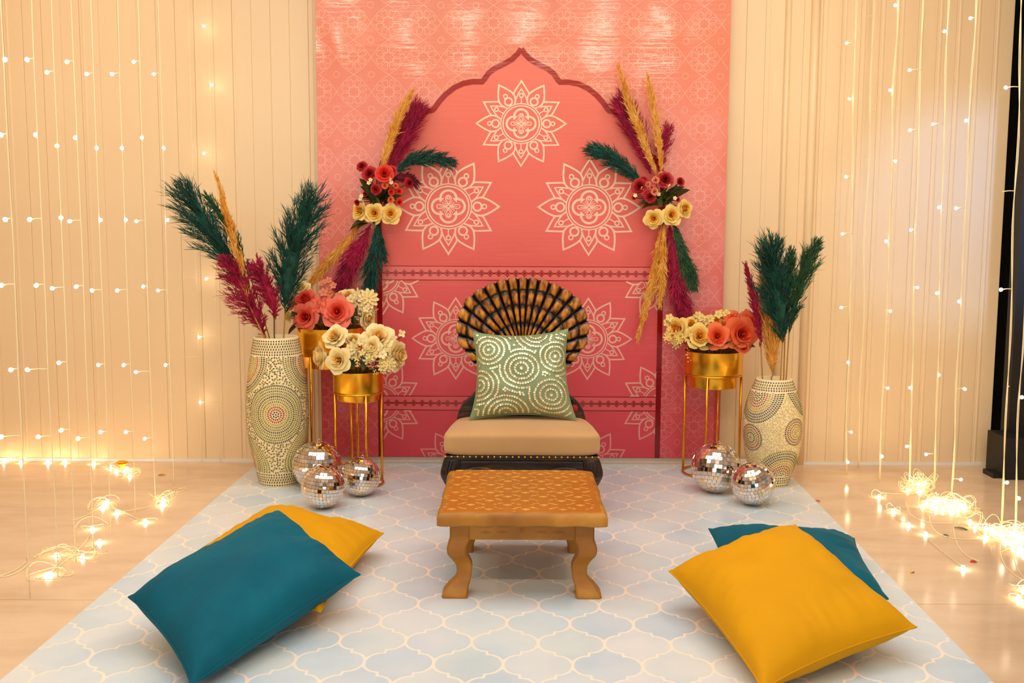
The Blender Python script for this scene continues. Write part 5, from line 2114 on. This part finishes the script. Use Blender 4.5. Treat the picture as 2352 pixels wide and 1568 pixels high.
def light_string(label, u_top, foot, bulbs, seed, stubs=(), rad=0.0018, twin=False, r_wall=None):
    """foot: world floor point the string falls to; bulbs/stubs in px at the string's depth"""
    rnd = random.Random(seed)
    Y = foot[1]
    xt = at_y(u_top, 0, Y).x
    root = thing('fairy_light_string', label, 'fairy lights', (xt, Y, 2.9), GS)
    z0 = foot[2]
    N_ = 34

    def wx_(z):
        t = (z - z0) / (2.9 - z0)
        return foot[0] + (xt - foot[0]) * min(1.0, t * 1.05) + (0.011 if twin else 0.0035) * noise.noise(Vector((seed * 3.1, z * 2.2, 0)))
    wb = MB()
    strands = ((0.0, 0.0), (0.0055, 0.7)) if twin else ((0.0, 0.0),)
    for off, ph_ in strands:
        wb.tube([(wx_(z) + off * sin(z * 9 + ph_), Y + 0.002 * sin(z * 7 + ph_), z) for z in [z0 + (2.898 - z0) * i / N_ for i in range(N_ + 1)]], rad, 5)
    for (u, v) in list(bulbs) + list(stubs):
        p = at_y(u, v, Y)
        w = Vector((wx_(p.z + 0.003), Y, p.z + 0.003))
        d = (p - w)
        if d.length > 0.12:
            p = w + d.normalized() * 0.03
        wb.tube([w, w.lerp(p, 0.5) + Vector((0, 0, 0.002)), p], rad * 0.9, 4)
    part('wire', wb, M['wire'], root)
    for (u, v) in bulbs:
        p = at_y(u, v, Y)
        w = Vector((wx_(p.z), Y, p.z))
        d = p - w
        if d.length > 0.12:
            p = w + d.normalized() * 0.03
        o = bpy.data.objects.new('bulb', BULB)
        link(o, root)
        o.matrix_local = Matrix.Translation(p - WLOC[root.name]) @ face_to((d.x or 0.3, -0.3, rnd.uniform(-.3, .3)))


XL = -1.53
def left_foot(u0):
    d = ray(u0, 0)
    Y = XL / d.x * d.y
    return (XL, min(Y, Y_WALL - 0.05), 0.004)


ordn = ['first', 'second', 'third', 'fourth', 'fifth', 'sixth', 'seventh', 'eighth', 'ninth', 'tenth']
LS = [(1, [(12, 137), (2, 310), (12, 504), (3, 655), (25, 849), (3, 1003)]), (72, [(62, 137), (82, 310), (68, 504), (83, 655), (63, 849), (88, 1003)]),
      (118, [(108, 166), (131, 335), (140, 500), (120, 662), (135, 833), (140, 988), (45, 907)][:6]), (163, [(154, 142), (173, 316), (160, 508), (175, 658), (179, 1007)]),
      (208, [(199, 170), (222, 340), (231, 505), (211, 667), (226, 838), (231, 992)]), (268, [(257, 170), (280, 340), (289, 505), (269, 667), (284, 838), (289, 992)]),
      (316, [(307, 142), (326, 316), (313, 508), (329, 658), (312, 854), (332, 1007)]), (363, [(353, 170), (376, 340), (385, 505), (363, 667), (380, 838)])]
for i, (u0, bl_) in enumerate(LS):
    light_string('thin lit fairy light string, %s from the left edge of the photo' % ordn[i], u0, left_foot(u0), bl_, i + 1)
light_string('unlit fairy light string, ninth from the left edge of the photo', 432, (at_y(432, 0, 5.10).x, 5.10, 0.004), [], 20, [(420, 24), (436, 212), (448, 338), (425, 640), (420, 820)], rad=0.0014)
light_string('sparse lit fairy light string nearest the slim mosaic vase', 477, (at_y(477, 0, 5.09).x, 5.09, 0.004), [(468, 60), (487, 195), (468, 352), (485, 484), (474, 640), (457, 774), (460, 924)], 21, rad=0.0014)
RS = [(1960, (1944, 1092), [(1945, 99), (1951, 227), (1943, 406), (1935, 537), (1932, 706), (1948, 832), (1955, 992), (1947, 1061)], (), 'lit fairy light string nearest the squat cream vase'),
      (2005, (1970, 1076), [], [(1992, 38), (2010, 256), (1983, 369), (1985, 577), (1978, 760), (1970, 900)], 'unlit fairy light string, second beyond the squat cream vase'),
      (2058, (2021, 1108), [(2056, 12), (2044, 207), (2057, 370), (2035, 554), (2045, 714), (2039, 891), (2026, 1048)], (), 'lit fairy light string, third beyond the squat cream vase'),
      (2112, (2088, 1112), [(2089, 161), (2090, 299), (2092, 528), (2107, 660), (2090, 890), (2083, 1025)], (), 'lit fairy light string, fourth beyond the squat cream vase'),
      (2167, (2148, 1122), [(2169, 72), (2143, 285), (2157, 476), (2152, 673), (2156, 861), (2127, 1043)], (), 'lit fairy light string, fifth beyond the squat cream vase'),
      (2237, (2187, 1140), [(2229, 42), (2219, 277), (2196, 478), (2203, 692), (2216, 893), (2207, 1101)], (), 'lit fairy light string, sixth beyond the squat cream vase'),
      (2335, (2303, 1208), [(2310, 201), (2299, 665), (2313, 1108)], [(2302, 440), (2318, 888)], 'lit fairy light string in front of the black panel edge'),
      (2372, (2330, 1218), [(2347, 912), (2340, 1144)], (), 'lit fairy light string at the far right edge over the black panel')]
for i, (u0, ft, bl_, stb, lab) in enumerate(RS):
    p = at_z(*ft)
    light_string(lab, u0, (p.x, min(p.y, Y_WALL - 0.05), 0.004), bl_, 30 + i, stb, 0.0021, True)


def tangle(label, spots, seed, loops, hot, spread=0.09, paths=(), scale=1.0):
    rnd = random.Random(seed)
    P = [at_z(u, v, 0.008) for u, v in spots]
    c = sum(P, Vector()) / len(P)
    root = thing('fairy_light_tangle', label, 'fairy lights', (c.x, c.y, 0), GS + ' piled on the floor')
    wb = MB()
    for k in range(loops):
        q = rnd.choice(P)
        r1, r2 = rnd.uniform(0.4, 1.0) * spread, rnd.uniform(0.3, 0.8) * spread
        ro = rnd.uniform(0, pi)
        lift = rnd.uniform(0.004, 0.035) * scale
        n_ = 22
        pts_ = []
        a0 = rnd.uniform(0, 2 * pi)
        for i in range(n_):
            a = a0 + 2 * pi * i / n_ * rnd.uniform(0.97, 1.03)
            x_, y_ = r1 * cos(a), r2 * sin(a)
            pts_.append(q + Vector((x_ * cos(ro) - y_ * sin(ro), x_ * sin(ro) + y_ * cos(ro), lift * (0.5 + 0.5 * sin(a * 2 + k)) - 0.004)))
        wb.tube(pts_, 0.0013, 4)
    for a, b_ in zip(P, P[1:]):
        m1 = a.lerp(b_, 0.35) + Vector((rnd.uniform(-.04, .04), rnd.uniform(-.04, .04), -0.005))
        m2 = a.lerp(b_, 0.7) + Vector((rnd.uniform(-.04, .04), rnd.uniform(-.04, .04), -0.005))
        wb.tube([bez([a, m1, m2, b_], t / 12) for t in range(13)], 0.0015, 4)
    for path in paths:
        pp_ = [at_z(u, v, 0.003) for u, v in path]
        wb.tube([bez(pp_, t / 20) for t in range(21)], 0.0016, 4)
    part('wire', wb, M['wire'], root)
    for p in P:
        o = bpy.data.objects.new('bulb', BULB_HOT if hot else BULB)
        link(o, root)
        o.matrix_local = Matrix.Translation(p - WLOC[root.name]) @ face_to((rnd.uniform(-1, 1), rnd.uniform(-1, 1), 0.4))
    return root


tangle('lit fairy light tangle at the foot of the wall under the orange marigold', [(254, 1072), (268, 1080), (286, 1082), (298, 1090), (292, 1074)], 1, 10, True, 0.06)
tangle('lit fairy light tangle on the tiles nearest the mat, by its far left corner', [(375, 1145), (372, 1157), (268, 1175), (246, 1150), (236, 1162), (334, 1196)], 2, 9, True, 0.075, [((375, 1135), (440, 1128), (440, 1118), (410, 1122)), ((236, 1162), (200, 1180), (195, 1190), (160, 1195))])
tangle('lit fairy light tangle lying nearest to the camera on the left tiles', [(228, 1242), (190, 1277), (130, 1272), (116, 1316), (108, 1318), (212, 1212)], 3, 10, True, 0.085, [((116, 1316), (150, 1330), (180, 1320), (165, 1310)), ((60, 1290), (40, 1310), (10, 1320), (-20, 1330)), ((60, 1280), (75, 1290), (50, 1320), (0, 1325))])
tangle('row of lit fairy lights along the base of the left wall', [(8, 1058), (48, 1059), (110, 1060), (150, 1060), (215, 1062)], 4, 4, True, 0.05)
tangle('bright bundled heap of fairy lights, the one farthest back on the right tiles', [(2098, 1110), (2108, 1112), (2118, 1118), (2085, 1124), (2125, 1106), (2112, 1126)], 5, 26, True, 0.07, scale=1.6)
tangle('bright bundled heap of fairy lights just below the farthest heap', [(2130, 1150), (2145, 1155), (2160, 1160), (2175, 1165), (2190, 1162), (2205, 1158), (2150, 1168), (2215, 1168), (2170, 1150), (2185, 1172), (2195, 1150), (2120, 1160), (2140, 1162), (2180, 1158), (2200, 1168), (2165, 1172), (2155, 1148), (2210, 1160)], 6, 34, True, 0.075, scale=1.6)
tangle('largest bright heap of fairy lights at the far right photo edge', [(2240, 1208), (2265, 1212), (2285, 1222), (2300, 1232), (2320, 1228), (2338, 1240), (2345, 1255), (2330, 1218), (2310, 1240), (2345, 1225), (2350, 1268), (2228, 1196), (2262, 1232), (2325, 1248), (2300, 1220), (2340, 1262), (2348, 1240), (2278, 1214), (2335, 1232)], 7, 30, True, 0.09, [((2300, 1240), (2290, 1280), (2310, 1320), (2370, 1340)), ((2330, 1250), (2325, 1290), (2340, 1320), (2370, 1345))], scale=1.4)
tangle('scattered fairy lights trailing over the right tiles toward the mat', [(2019, 1138), (2052, 1172), (2087, 1203), (2126, 1224), (2213, 1302)], 8, 3, True, 0.05, [((2019, 1130), (2060, 1135), (2080, 1135), (2105, 1133)), ((2080, 1150), (2085, 1190), (2110, 1205), (2190, 1200)), ((2135, 1185), (2135, 1240), (2200, 1240), (2260, 1238)), ((2190, 1210), (2195, 1260), (2215, 1280), (2250, 1288))])
tangle('fairy lights glowing at the bottom right edge of the photo', [(2340, 1372), (2352, 1350), (2360, 1385)], 9, 3, True, 0.05)

# ================================================================== BLACK PANEL, DEBRIS
bx0 = 2.405
blk = thing('display_screen', 'tall black display panel standing on a plinth at the wall end', 'screen', (2.7, 5.0, 0))
part('panel', MB().box((bx0, 4.98, 0.12), (3.1, 5.06, 2.7)), M['black'], blk, smooth=False)
part('plinth', MB().box((at_y(2308, 1090, 4.84).x, 4.84, 0.0), (3.1, 5.04, 0.20)), M['black'], blk, smooth=False)
part('foot', MB().box((at_y(2279, 1090, 4.88).x, 4.87, 0.0), (at_y(2320, 1090, 4.88).x, 4.98, 0.022)), M['black'], blk, smooth=False)

# orange marigold head at the foot of the left wall
mg = MB()
mc_ = at_z(281, 1062, 0.03)
mc_.y = min(mc_.y, Y_WALL - 0.05)
for lay, (n_, rr_, tl) in enumerate(((14, 0.034, 0.15), (12, 0.028, 0.5), (10, 0.021, 0.9), (7, 0.013, 1.25))):
    for k in range(n_):
        a = 2 * pi * k / n_ + lay * 0.4
        d = Vector((cos(a) * cos(tl), sin(a) * cos(tl), sin(tl)))
        s = Vector((-sin(a), cos(a), 0))
        p0 = mc_ - Vector((0, 0, 0.01))
        mg.add([p0, p0 + d * rr_ * 0.7 + s * rr_ * 0.24, p0 + d * rr_ + s * rr_ * 0.1 + Vector((0, 0, .004)), p0 + d * rr_ - s * rr_ * 0.1 + Vector((0, 0, .004)), p0 + d * rr_ * 0.7 - s * rr_ * 0.24], [(0, 1, 2, 3, 4)])
mg.lathe([(0.0, -0.030), (0.012, -0.028), (0.014, -0.012), (0.004, -0.004)], 10, mc_)
solo('marigold_head', mg, mat('marigold', (255, 190, 20), 0.6), 'orange marigold flower head lying at the foot of the left wall', 'flower', smooth=False)


def scrap(name, u, v, L, w, rot, m, label, cat, bend=0.004):
    b = MB()
    p = at_z(u, v, 0.0012)
    ca_, sa_ = cos(rot), sin(rot)
    b.grid(lambda a, t: p + Vector(((t - .5) * L * ca_ - (a - .5) * w * sa_ * sin(pi * (0.15 + 0.7 * t)), (t - .5) * L * sa_ + (a - .5) * w * ca_ * sin(pi * (0.15 + 0.7 * t)), bend * (1 - (2 * t - 1) ** 2) + 0.001 * (2 * a - 1) ** 2)), 4, 8)
    b.grid(lambda a, t: p + Vector(((t - .5) * L * ca_ - (.5 - a) * w * sa_ * sin(pi * (0.15 + 0.7 * t)), (t - .5) * L * sa_ + (.5 - a) * w * ca_ * sin(pi * (0.15 + 0.7 * t)), bend * (1 - (2 * t - 1) ** 2) - 0.0006)), 4, 8)
    solo(name, b, m, label, cat, 'plant scraps on the tiles')


GRN_ = mat('cut_stem_green', (70, 112, 22), 0.5)
REDP = mat('red_petal_scrap', (220, 40, 30), 0.6)
YELP = mat('yellow_petal_scrap', (244, 190, 40), 0.6)
scrap('leaf_scrap', 2207, 1214, 0.05, 0.014, -0.75, GRN_, 'longer green leaf scrap among the fairy lights on the tiles', 'leaf')
scrap('leaf_scrap', 2172, 1230, 0.026, 0.012, 0.1, GRN_, 'shorter green leaf scrap on the tiles among the fairy lights', 'leaf')
scrap('flower_petal', 2236, 1290, 0.024, 0.016, 0.2, REDP, 'red petal on the tiles beside a trailing fairy light wire', 'petal')
scrap('flower_petal', 1878, 1151, 0.022, 0.010, -0.4, REDP, 'red petal lying at the right edge of the mat', 'petal')
scrap('flower_petal', 2135, 1130, 0.030, 0.02, 0.4, YELP, 'yellow petal on the tiles between two bright fairy light heaps', 'petal')
scrap('flower_petal', 2174, 1138, 0.026, 0.018, 1.0, YELP, 'yellow petal on the tiles above the second bright heap', 'petal')
scrap('flower_petal', 372, 1090, 0.034, 0.02, 0.0, YELP, 'yellow petal on the tiles near the far left mat corner', 'petal')
scrap('flower_petal', 2095, 1314, 0.018, 0.012, 0.5, YELP, 'small yellow petal alone on the right tiles', 'petal')
